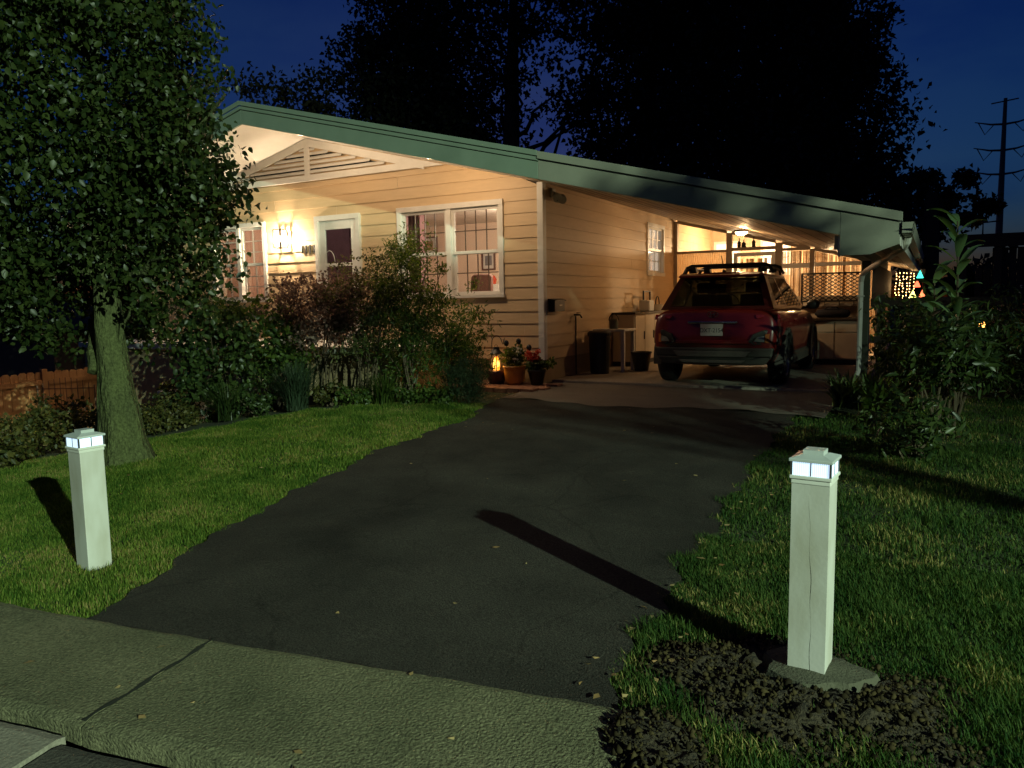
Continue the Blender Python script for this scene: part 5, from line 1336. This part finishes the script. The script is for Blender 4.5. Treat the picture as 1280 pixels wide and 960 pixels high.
# wooden fence in line with the carport post
t = thing('wood_fence', 'dark wooden rail fence running from the carport post to the right', 'fence', (-.8, 12.75, -1.28))
m = MB(); m.box(-.84, 4.2, 12.70, 12.76, -.17, -.05); m.build('rail', M['darkwood'], t)
m = MB(); m.box(-.84, 4.2, 12.70, 12.75, -.72, -.62); m.build('rail', M['darkwood'], t)
for x in (-.70, .22, 1.5, 2.8, 4.1):
    m = MB(); m.box(x - .05, x + .05, 12.762, 12.86, -1.4, .0); m.build('post', M['darkwood'] if x > -.5 else M['greenpost'], t)
m = MB(); x = -.52
while x < 4.1:
    m.box(x, x + .085, 12.762, 12.78, -1.3, -.06); x += .12 if x < .1 else .1
m.build('pickets', M['darkwood'], t)
t = thing('bamboo_screen', 'brown hanging reed screen beside the downspout under the eave', 'screen', (-.85, 15.5, -.15))
m = MB(); y = 13.0
while y < 18.8:
    m.box(-.86 + rng.uniform(-.015, .015), -.845, y, y + .055, -.2, rb(-.85) - .17); y += .062
m.build('reeds', M['darkwood'], t)
# string-lit shelf and hanging cones under the far eave
t = thing('light_curtain', 'warm string lights hanging in rows under the far end of the eave', 'string lights', (-.58, 18.9, -.1))
m = MB()
for i in range(6):
    mb2 = MB()
    x = -.76 + i * .07
    m.tube([(x, 18.9, .52), (x, 18.9, -.10)], .004, 4)
    for j in range(9):
        zz_ = -.08 + j * .068 + rng.uniform(-.015, .015); mb2.lathe([(0, -.014), (.012, 0), (0, .014)], (x + rng.uniform(-.012, .012), 18.89, zz_), 6)
    mb2.build('bulb_strand', M['warmbulb'], t)
m.build('wires', M['brass'], t)
m = MB()
for i in range(7): m.lathe([(0, -.02), (.018, 0), (0, .02)], (-.78 + i * .075, 18.86, -.13 + rng.uniform(-.02, .02)), 6)
m.build('bulbs', emat('red_bulbs', (1, .14, .05), 4), t, 'red bulbs along the bottom')
for (x, y, z_, col, lab, s) in ((-.235, 15., .315, (.05, .75, .55), 'teal glowing cone lantern hanging highest of the four under the eave', 3.), (-.275, 15., .16, (1, .12, .05), 'red glowing cone lantern hanging just under the teal one', 3.), (-.335, 15., -.015, (.75, .8, .2), 'yellow-green glowing cone lantern low beside the string lights', 3.), (-.19, 15.0, -.02, (1, .16, .06), 'orange-red glowing cone lantern, lowest of the four by the dark trunk', 3.)):
    t = thing('cone_lantern', lab, 'lantern', (x, y, z_), 'coloured cone lanterns')
    m = MB(); m.lathe([(0, .10), (.055, -.03), (.045, -.035), (0, -.035)], (x, y, z_), 4); m.build('shade', emat('cone_' + lab.split()[0], col, s), t)
    m = MB(); m.tube([(x, y, z_ + .10), (x, y, rb(XE) + .08)], .003, 4); m.build('wire', M['brass'], t)
t = thing('garden_light', 'small amber garden light glowing among the dark bushes beside the tall stalk', 'lamp', (.50, 10.6, -1.28))
m = MB(); m.tube([(.50, 10.6, -1.3), (.50, 10.6, -.40)], .01, 6); m.build('stake', M['black'], t)
m = MB(); m.lathe([(0, 0), (.03, .0), (.035, .04), (.02, .07), (0, .08)], (.50, 10.6, -.40), 10); m.build('bulb', emat('amber_bulb', (1, .42, .08), 6), t)

# dark trunk, neighbour's tall fence with beam, tower
t = thing('tree', 'bare dark trunk with a few leafy boughs beyond the carport eave', 'tree', (-.1, 17.5, -1.28))
m = MB(); m.tube([(-.1, 17.5, -1.5), (-.1, 17.5, .2), (-.12, 17.5, 1.4), (-.12, 17.5, 2.0)], [.17, .16, .15, .1], 12)
limb(m, (-.12, 17.5, 1.6), (.4, 18, 2.25), .07, .02); limb(m, (-.12, 17.5, 1.4), (.85, 18.2, 1.75), .06, .02); limb(m, (-.12, 17.5, 1.9), (-.3, 17.8, 2.3), .07, .02)
m.build('trunk', M['barkdk'], t)
pz = [clumps(c, r_, 12, .09, 24, .2)[0] for c, r_ in (((.48, 18, 2.3), (.24, .25, .14)), ((.88, 18.2, 1.78), (.24, .25, .14)), ((.2, 17.9, 1.9), (.3, .3, .16)), ((-.25, 17.8, 2.25), (.3, .3, .22)), ((.0, 17.8, 1.6), (.25, .25, .22)), ((.6, 18.1, 1.5), (.26, .25, .1)))]
foliage('crown', *leaf_mesh(np.concatenate(pz), .13, .085), GB, t)
t = thing('tall_fence', "neighbour's tall dark slatted fence under a heavy top beam", 'fence', (1.6, 16, -1.28))
m = MB(); m.box(.30, 5.5, 15.95, 16.1, .82, 1.04); m.build('beam', M['darkwood'], t)
for x in (.42, .95, 1.6, 2.6, 3.6, 4.6):
    m = MB(); m.box(x - .06, x + .06, 15.98, 16.09, -1.4, .819); m.build('post', M['darkwood'], t)
m = MB(); x = .62
while x < 5.4:
    m.box(x, x + .11, 16.101, 16.125, -1.4, .80 if x > .85 else .45); x += .125
m.build('slats', M['darkwood'], t)
m = MB(); m.tube([(.70, 16.0, 1.04), (.70, 16.0, 1.24), (.95, 16.0, 1.26)], .014, 5); m.build('bracket', M['black'], t)
tw_ = thing('pylon', 'tall steel transmission pole with three pairs of arms in the distance', 'pylon', (14.2, 240, -6))
m = MB(); m.tube([(14.2, 240, -6), (14.15, 240, 20), (14.1, 240, 50.)], [1.0, .8, .42], 8); m.build('mast', M['steel'], tw_)
for z_ in (43.5, 36.9, 30.8):
    m = MB()
    for s in (-1, 1):
        m.tube([(14.1, 240, z_), (14.1 + s * 3, 240, z_ + .25), (14.1 + s * 6.6, 240, z_ + 1.2)], [.32, .25, .12], 5)
    arm = m.build('arm', M['steel'], tw_)
    for s in (-1, 1):
        m = MB(); m.tube([(14.1 + s * 5.8, 240, z_ + 1.), (14.1 + s * 4.2, 240, z_ - 2.2), (14.1 + s * 2.2, 240, z_ + .2)], .13, 4); m.build('insulator', M['steel'], arm)
m = MB(); m.tube([(11, 240, 49.), (17, 240, 49.6)], .18, 5); m.build('arm', M['steel'], tw_)

# trees beyond the house -------------------------------------------------
def far_tree(label, x, y, parts, trunk, L=.22, W=.135, mat=GB, limbs=10, g='trees beyond the house', dens=1.0):
    z = -1.4
    t = thing('tree', label, 'tree', (x, y, z), g)
    m = MB()
    m.tube([(x, y, z), (x + .05, y, z + trunk[1] * .5), (x + trunk[2], y, z + trunk[1])], [trunk[0], trunk[0] * .75, trunk[0] * .2], 9)
    P_ = []
    for (c, r_, nc, nl, cr) in parts:
        p, cen = clumps(c, r_, int(nc * dens), cr, nl, .2, .22); P_.append(p)
        for i in range(max(2, limbs // len(parts))):
            e = cen[rng.integers(len(cen))]; zz_ = min(max(z + 2, e[2] - rng.uniform(1.0, 3.0)), z + trunk[1] * .95)
            fr_ = (zz_ - z) / trunk[1]
            limb(m, (x + trunk[2] * fr_, y, zz_), e, trunk[0] * .4 * (1.1 - fr_), .02, .12)
    m.build('trunk', M['barkdk'], t)
    foliage('crown', *leaf_mesh(np.concatenate(P_), L, W, droop=.4), mat, t)
far_tree('low rounded tree peeping over the gable beside the big tree in the foreground', -21.0, 21.5, [((-21.2, 21.5, 6.2), (2.2, 1.6, 2.4), 130, 34, .4), ((-20.2, 21.2, 4.6), (2.6, 1.6, 2.2), 110, 34, .4)], (.25, 7, .1), mat=GB2)
far_tree('broad dark tree behind the gable, second from the left of the row', -16.9, 23.5, [((-17.2, 23.5, 8.3), (2.9, 2.2, 4.2), 380, 36, .42), ((-16.2, 23.5, 5.5), (4.0, 2.2, 2.6), 260, 36, .42), ((-17.4, 23.5, 12.8), (2.8, 2.2, 2.8), 130, 34, .42)], (.35, 11, .2))
far_tree('tree with a clear dark trunk and open branches against the blue gap above the roof', -12.4, 22.5, [((-13.7, 22.7, 9.2), (1.9, 1.8, 3.4), 130, 28, .33), ((-10.9, 22.7, 9.4), (2.0, 1.8, 2.6), 105, 28, .33), ((-12.2, 22.7, 12.5), (3.2, 2, 3.0), 190, 30, .4), ((-10.0, 22.7, 6.2), (1.4, 1.2, .8), 40, 24, .28), ((-13.9, 22.3, 5.2), (1.1, 1, 1.6), 56, 24, .3), ((-12.5, 22.5, 7.2), (1.2, .8, .8), 16, 20, .26)], (.38, 13, .3), limbs=26, L=.17)
far_tree('tall dense dark tree over the middle of the carport roof', -8.6, 25, [((-8.4, 25.2, 8.6), (2.7, 2.3, 4.6), 420, 36, .45), ((-8.2, 25, 13), (3.2, 2.4, 3.2), 170, 36, .45), ((-8.2, 24.6, 4.6), (2.6, 1.6, 2.2), 200, 34, .4)], (.42, 14, .3))
far_tree('tall dark conifer-like tree with two stems over the carport', -5.6, 26, [((-5.4, 26, 8.6), (2.7, 2.2, 4.8), 460, 36, .45), ((-5.2, 26, 13), (2.4, 2.2, 3), 150, 36, .45), ((-5.2, 25.6, 4.2), (2.7, 1.6, 2.2), 210, 34, .4)], (.4, 14, .3))
far_tree('tapering dark tree at the right end of the row, its ragged edge against the sky', -3.0, 27.5, [((-3.2, 27.5, 6.4), (2.1, 2.0, 3.6), 340, 34, .42), ((-3.8, 27.5, 10), (1.2, 1.3, 2.6), 120, 32, .36), ((-2.6, 27.3, 3.4), (2.2, 1.6, 2.0), 130, 34, .4), ((-4.5, 27.5, 12.4), (1.2, 1.2, 1.8), 60, 30, .34)], (.36, 12, -.3))
far_tree('low bushy tree along the roofline below the blue gap', -11.2, 21.6, [((-11.3, 21.6, 2.9), (2.4, 1, 1.1), 90, 26, .34), ((-9.6, 21.6, 2.6), (1.6, 1, 1.2), 60, 26, .34)], (.16, 4.2, .1), L=.16)
far_tree('small dark tree low beyond the right end of the carport roof', -.9, 26.5, [((-.8, 26.5, 2.2), (1.0, 1, 1.4), 60, 30, .32)], (.16, 4, .1))
# far dark woods on the horizon at the right
pz, _ = clumps((18, 120, 0.5), (22, 4, 4.5), 220, 1.2, 40, .1); 
tag(foliage('woods', *leaf_mesh(pz, 1.2, .9), GB), 'far dark wood on the horizon behind the tall fence', 'woods', kind='stuff')

# ------------------------------------------------------------------ grass, clods, litter
def grass_patch(n, fx, fy, mask, h, w):
    x = rng.uniform(*fx, n); y = rng.uniform(*fy, n)
    k_ = mask(x, y); x, y = x[k_], y[k_]; n = len(x)
    tuftn = .75 + .35 * np.sin(x * 7.3 + np.sin(y * 5)) * np.sin(y * 6.1 + x * 2)
    hh_ = h * rng.uniform(.5, 1.25, n) * tuftn
    a = rng.uniform(0, 2 * math.pi, n); lean = rng.uniform(.15, .95, n) * hh_
    d = np.stack([np.cos(a), np.sin(a), np.zeros(n)], 1); s = np.stack([-np.sin(a), np.cos(a), np.zeros(n)], 1) * (w * rng.uniform(.6, 1.2, n))[:, None]
    p = np.stack([x, y, gz(x, y) - .02], 1); up = np.zeros((n, 3)); up[:, 2] = hh_
    v = np.stack([p - s, p + s, p + d * lean[:, None] * .35 + up * .6 - s * .8, p + d * lean[:, None] * .35 + up * .6 + s * .8, p + d * lean[:, None] + up], 1).reshape(-1, 3)
    b = np.arange(n)[:, None] * 5
    f = np.concatenate([b + np.array([[0, 1, 3]]), b + np.array([[0, 3, 2]]), b + np.array([[2, 3, 4]])], 0)
    return v, f
def mleft(x, y):
    bed = -9.2 + (y - 4.) * .50          # bed line on the far side
    return (x < left_edge(np.clip(y, 2, 9)) + .02 + .03 * np.sin(y * 17)) & (y > apron_line(x) - .03 + .03 * np.sin(x * 15)) & (x > bed + .15) & (y < 8.55) & ~((y > 7.6) & (x < -6.9)) & ~((np.hypot(x - tx, y - ty) < .30)) & ~(np.hypot(x + 4.32, y - 2.66) < .1)
def soilm(x, y): return np.minimum(((x + .42) / .62) ** 2 + ((y - 2.98) / .42) ** 2, ((x + .66 + .35 * (y - 2.1)) / .22) ** 2 + ((y - 2.1) / .62) ** 2) + .35 * np.sin(x * 9) * np.sin(y * 11)
def mright(x, y):
    keep = rng.uniform(0, 1, len(x)) < np.clip((soilm(x, y) - .55) * 1.3, .06, 1)
    return (x > right_edge(np.clip(y, 2.2, 10)) - .02 + .04 * np.sin(y * 15)) & (y > np.where(x < -.88, apron_line(x), 1.6)) & keep & (y < 10.9) & ~((np.abs(x + .385) < .085) & (np.abs(y - 3.13) < .085)) & ~((x < -.7) & (y > 9.3))
GR = leafmat('lit_lawn_blades', (.030, .085, .010), (.190, .260, .046), .7, .3, (1.5, 1.6, .6), .12, .45)
GR2 = leafmat('shaded_lawn_blades', (.014, .048, .010), (.085, .130, .030), .7, .3, (1.5, 1.6, .6), .12, .45)  # copy of the left lawn grass with less light put into its colour
def grass(parts, mat, label):
    V = []; F = []; b = 0
    for v, f in parts:
        V.append(v); F.append(f + b); b += len(v)
    tag(foliage('grass', np.concatenate(V), np.concatenate(F), mat), label, 'grass', kind='stuff')
grass([grass_patch(150000, (-7.6, -3.4), (1.9, 4.6), mleft, .046, .0026), grass_patch(120000, (-8.6, -4.4), (4.4, 8.6), mleft, .048, .0034), grass_patch(34000, (-10.2, -6.5), (2.4, 6.2), mleft, .050, .0040)], GR, 'bright mown grass of the lawn under the big tree')
grass([grass_patch(150000, (-1.4, 1.6), (1.6, 4.6), mright, .052, .0023), grass_patch(90000, (-1.5, 3.4), (4.4, 8), mright, .052, .0030), grass_patch(34000, (-1.5, 3.2), (8, 10.9), mright, .05, .0040)], GR2, 'verge grass with less light in its colour, behind the cracked white post')
# soil mound and clods round the near post
xs_ = np.linspace(-1.25, .55, 60); ys_ = np.linspace(1.45, 3.75, 50); X_, Y_ = np.meshgrid(xs_, ys_)
sm = soilm(X_, Y_); Z_ = gz(X_, Y_) - .03 + .022 * ((Y_ < 2.5) & (sm < 1.15)) + .045 * np.clip(1.25 - sm, 0, 1) + .012 * rng.normal(size=X_.shape) * np.clip(1.4 - sm, 0, 1)
ii = (np.arange(49)[:, None] * 60 + np.arange(59)[None, :]).ravel()
tag(link('soil', mesh_np('soil', np.stack([X_.ravel(), Y_.ravel(), Z_.ravel()], 1), np.stack([ii, ii + 1, ii + 61, ii + 60], 1).ravel(), np.full(len(ii), 4)), M['soil'], smooth=False), 'bare dug soil round the near post', kind='structure')
nc_ = 14000; cx = rng.uniform(-1.15, .5, nc_); cy = rng.uniform(1.5, 3.65, nc_); k_ = (soilm(cx, cy) < rng.uniform(.6, 1.5, nc_)) & (np.hypot((cx + .37) / 1.3, (cy - 3.13) / .85) > .2) 
cx, cy = cx[k_], cy[k_]; nc_ = len(cx); cr_ = .0025 + .013 * rng.uniform(0, 1, nc_) ** 4
oct_ = np.array([(1, 0, 0), (-1, 0, 0), (0, 1, 0), (0, -1, 0), (0, 0, 1), (0, 0, -1)], float)
of = np.array([(0, 2, 4), (2, 1, 4), (1, 3, 4), (3, 0, 4), (2, 0, 5), (1, 2, 5), (3, 1, 5), (0, 3, 5)])
v = (oct_[None] + rng.normal(size=(nc_, 6, 3)) * .28) * cr_[:, None, None]
zc = gz(cx, cy) - .02 + .022 * (cy < 2.5) + .045 * np.clip(1.25 - soilm(cx, cy), 0, 1) + cr_ * .5
v += np.stack([cx, cy, zc], 1)[:, None, :]
f = (np.arange(nc_)[:, None, None] * 6 + of[None]).reshape(-1, 3)
tag(foliage('soil_clods', v.reshape(-1, 3), f, M['clods']), 'loose clods of dug earth round the near post', 'soil', kind='stuff')
lx_ = np.concatenate([rng.uniform(-4.6, -1.0, 18), rng.uniform(-1.2, -.75, 60), rng.uniform(-6.2, -5.1, 170), rng.uniform(-7.5, -4.4, 36), rng.uniform(-3.6, -1, 10)])
ly_ = np.concatenate([rng.uniform(2.6, 8.8, 18), rng.uniform(2.5, 6.5, 60), rng.uniform(8.75, 9.5, 170), rng.uniform(3, 8, 36), rng.uniform(1.6, 2.4, 10)])
lp = np.stack([lx_, ly_, gz(lx_, ly_) + .022 + .03 * ((lx_ < left_edge(np.clip(ly_, 2, 9))) & (ly_ < 8.5))], 1)
v, f = leaf_mesh(lp, .042, .028, droop=0, fold=.2)
v = v.reshape(-1, 4, 3); v[:, :, 2] = lp[:, None, 2] + (v[:, :, 2] - lp[:, None, 2]) * .18; v = v.reshape(-1, 3)
tag(foliage('fallen_leaves', v, f, M['litter']), 'scattered dry leaves on the driveway and bed edge', 'leaves', kind='stuff')

# ------------------------------------------------------------------ lights
def lamp(name, kind, loc, power, col, size=.05, **k_):
    l = bpy.data.lights.new(name, kind); l.energy = power; l.color = col
    if kind in ('POINT', 'SPOT'): l.shadow_soft_size = size
    for a, b in k_.items(): setattr(l, a, b)
    o = bpy.data.objects.new(name, l); COL.objects.link(o); o.location = loc
    return o
WARM = (1, .78, .54); DEEP = (1, .60, .28)
lamp('added_soffit_glow', 'POINT', (-8.75, 9.11, rb(-8.75) - .05), 42, (1, .70, .42), .05)  # wall fill from the added soffit lights
lamp('added_soffit_glow', 'POINT', (-6.35, 9.11, rb(-6.35) - .05), 58, (1, .70, .42), .05)
lamp('living_room_light', 'POINT', (-6.6, 12.3, 1.4), 150, (1, .76, .54), .12)
lamp('hall_light', 'POINT', (-9.3, 12.2, 1.5), 14, (1, .72, .6), .1)
lamp('bedroom_light', 'POINT', (-11.8, 12.0, 1.4), 50, (1, .72, .5), .1)
lamp('sun_porch_light', 'POINT', (-4.2, 18.9, 1.15), 200, (1, .68, .38), .06)
lamp('sun_porch_light', 'POINT', (-2.2, 18.9, .65), 190, (1, .66, .34), .06)
lamp('side_room_light', 'POINT', (-6.2, 15.85, 1.2), 40, (1, .78, .6), .1)
lamp('ceiling_light_glow', 'POINT', (-3.05, 14.0, rb(-3.05) - .16), 46, DEEP, .05)
lamp('candle_light', 'POINT', (-5.89, 10.06, gp + .33), 2.2, (1, .42, .08), .04)
lamp('string_light', 'POINT', (-.58, 18.7, .2), 6, (1, .6, .25), .1)
for p in ((-.385, 3.13, gzf(-.4, 3.1) + .79 + .03), (-4.32, 2.66, gzf(-4.3, 2.6) + .73)):
    pass
# added unseen tree, crown clumps placed to keep lamp light off the house
t = thing('tree', 'added tree out of view, its crown shaped to shade the house', 'tree', (9.1, -.5, -1.6))
m = MB(); m.tube([(9.1, -.5, -1.7), (9.08, -.5, 1.5), (9.1, -.5, 4.6)], [.09, .07, .02], 9)
Q = []
for (az, z_, r_, n_) in ((30.1, 4.1, (.34, .4, .28), 24), (31.8, 4.05, (.34, .4, .30), 26), (33.2, 4.0, (.30, .5, .34), 26), (35.3, 3.95, (.36, .5, .36), 36), (36.7, 3.6, (.34, .5, .36), 40), (37.9, 3.55, (.36, .5, .50), 56), (39.3, 3.5, (.26, .5, .52), 50)):
    c = np.array((17 - 10 * math.cos(R(az)), -6.7 + 10 * math.sin(R(az)), z_)); p, cen = clumps(c, r_, n_, .13, 26, .1); Q.append(p)
    for i in range(4): limb(m, (9.1, -.5, 2.2 + .4 * i), cen[rng.integers(len(cen))], .03, .006)
m.build('trunk', M['barkdk'], t)  # trunk and limbs of the added unseen tree
foliage('crown', *leaf_mesh(np.concatenate(Q), .10, .07, droop=.4), LM1, t)
# street lamp beyond the right of the frame
SL_ = Vector((17.0, -6.7, 5.9))
t = thing('street_lamp', 'tall street lamp on a steel pole across the road, out to the right', 'street lamp', (17.4, -7.0, -1.7))
m = MB(); m.tube([(17.4, -7., -1.7), (17.4, -7., 5.9), (17.3, -6.93, 6.2), (17.05, -6.75, 6.28)], [.1, .07, .05, .04], 10); m.build('pole', M['steel'], t)
m = MB(); m.box(16.85, 17.15, -6.85, -6.55, 6.12, 6.26); m.build('lamp_head', M['steel'], t)
sp_ = lamp('street_lamp_light', 'SPOT', SL_, 25000, (.74, 1, .70), .10, spot_size=R(56), spot_blend=1.)
aim = Vector((-math.cos(R(22.5)) * 20, math.sin(R(22.5)) * 20, -6.0))
sp_.rotation_euler = aim.to_track_quat('-Z', 'Y').to_euler()
# last trace of dusk light, from where the sky's sun sits
SUN_EL, SUN_ROT = R(-.6), R(-29)
s = lamp('dusk_sun', 'SUN', (0, 0, 30), .012, (.55, .7, 1), angle=R(20))
s.rotation_euler = (R(60), 0, R(-40))

w = bpy.data.worlds.new('World'); SC.world = w; w.use_nodes = True
nt = w.node_tree; N = nt.nodes; L = nt.links; N.clear()
out = N.new('ShaderNodeOutputWorld'); bg = N.new('ShaderNodeBackground'); L.new(bg.outputs[0], out.inputs[0])
sky = N.new('ShaderNodeTexSky'); sky.sky_type = 'NISHITA'; sky.sun_disc = False; sky.sun_elevation = SUN_EL; sky.sun_rotation = SUN_ROT; sky.air_density = 1.0; sky.dust_density = .6; sky.ozone_density = 6
tc = N.new('ShaderNodeTexCoord'); nz = N.new('ShaderNodeTexNoise'); nz.inputs['Scale'].default_value = 3.2; nz.inputs['Detail'].default_value = 5; nz.inputs['Roughness'].default_value = .55
mp = N.new('ShaderNodeMapping'); mp.inputs['Scale'].default_value = (1, 1, 2.6); L.new(tc.outputs['Generated'], mp.inputs[0]); L.new(mp.outputs[0], nz.inputs['Vector'])
cr = N.new('ShaderNodeValToRGB'); cr.color_ramp.elements[0].position = .42; cr.color_ramp.elements[0].color = (1.0, .98, 1.02, 1); cr.color_ramp.elements[1].position = .62; cr.color_ramp.elements[1].color = (1.7, 1.35, 1.08, 1)
L.new(nz.outputs['Fac'], cr.inputs[0])
mx = N.new('ShaderNodeMixRGB'); mx.blend_type = 'MULTIPLY'; mx.inputs[0].default_value = 1; L.new(sky.outputs[0], mx.inputs[1]); L.new(cr.outputs[0], mx.inputs[2])
L.new(mx.outputs[0], bg.inputs[0]); bg.inputs[1].default_value = .12

# ------------------------------------------------------------------ camera
yaw, pitch, roll, fpx = R(-29.0), R(-6.2), R(-.973), 951.2
fwd = Vector((math.sin(yaw) * math.cos(pitch), math.cos(yaw) * math.cos(pitch), math.sin(pitch)))
right = Vector((math.cos(yaw), -math.sin(yaw), 0)); up = right.cross(fwd)
r2 = right * math.cos(roll) + up * math.sin(roll); u2 = up * math.cos(roll) - right * math.sin(roll)
cam = bpy.data.cameras.new('camera'); cam.sensor_width = 36; cam.lens = 36 * fpx / 1280; cam.clip_start = .05; cam.clip_end = 2000
co = bpy.data.objects.new('camera', cam); COL.objects.link(co)
co.matrix_world = Matrix(((r2.x, u2.x, -fwd.x, 0), (r2.y, u2.y, -fwd.y, 0), (r2.z, u2.z, -fwd.z, 0), (0, 0, 0, 1)))
SC.camera = co
vs_ = SC.view_settings; vs_.view_transform = 'Standard'; vs_.look = 'None'; vs_.gamma = 1; vs_.exposure = .2; vs_.use_curve_mapping = False
cy = SC.cycles; cy.max_bounces = 6; cy.diffuse_bounces = 3; cy.glossy_bounces = 3; cy.transmission_bounces = 4; cy.transparent_max_bounces = 10; cy.use_denoising = True; cy.sample_clamp_indirect = 4.; cy.caustics_reflective = False; cy.caustics_refractive = False
for o in bpy.data.objects:
    if '_local' in o: del o['_local']
for o in list(bpy.data.objects):           # an Empty left without parts is dropped
    if o.type == 'EMPTY' and not o.children: bpy.data.objects.remove(o)
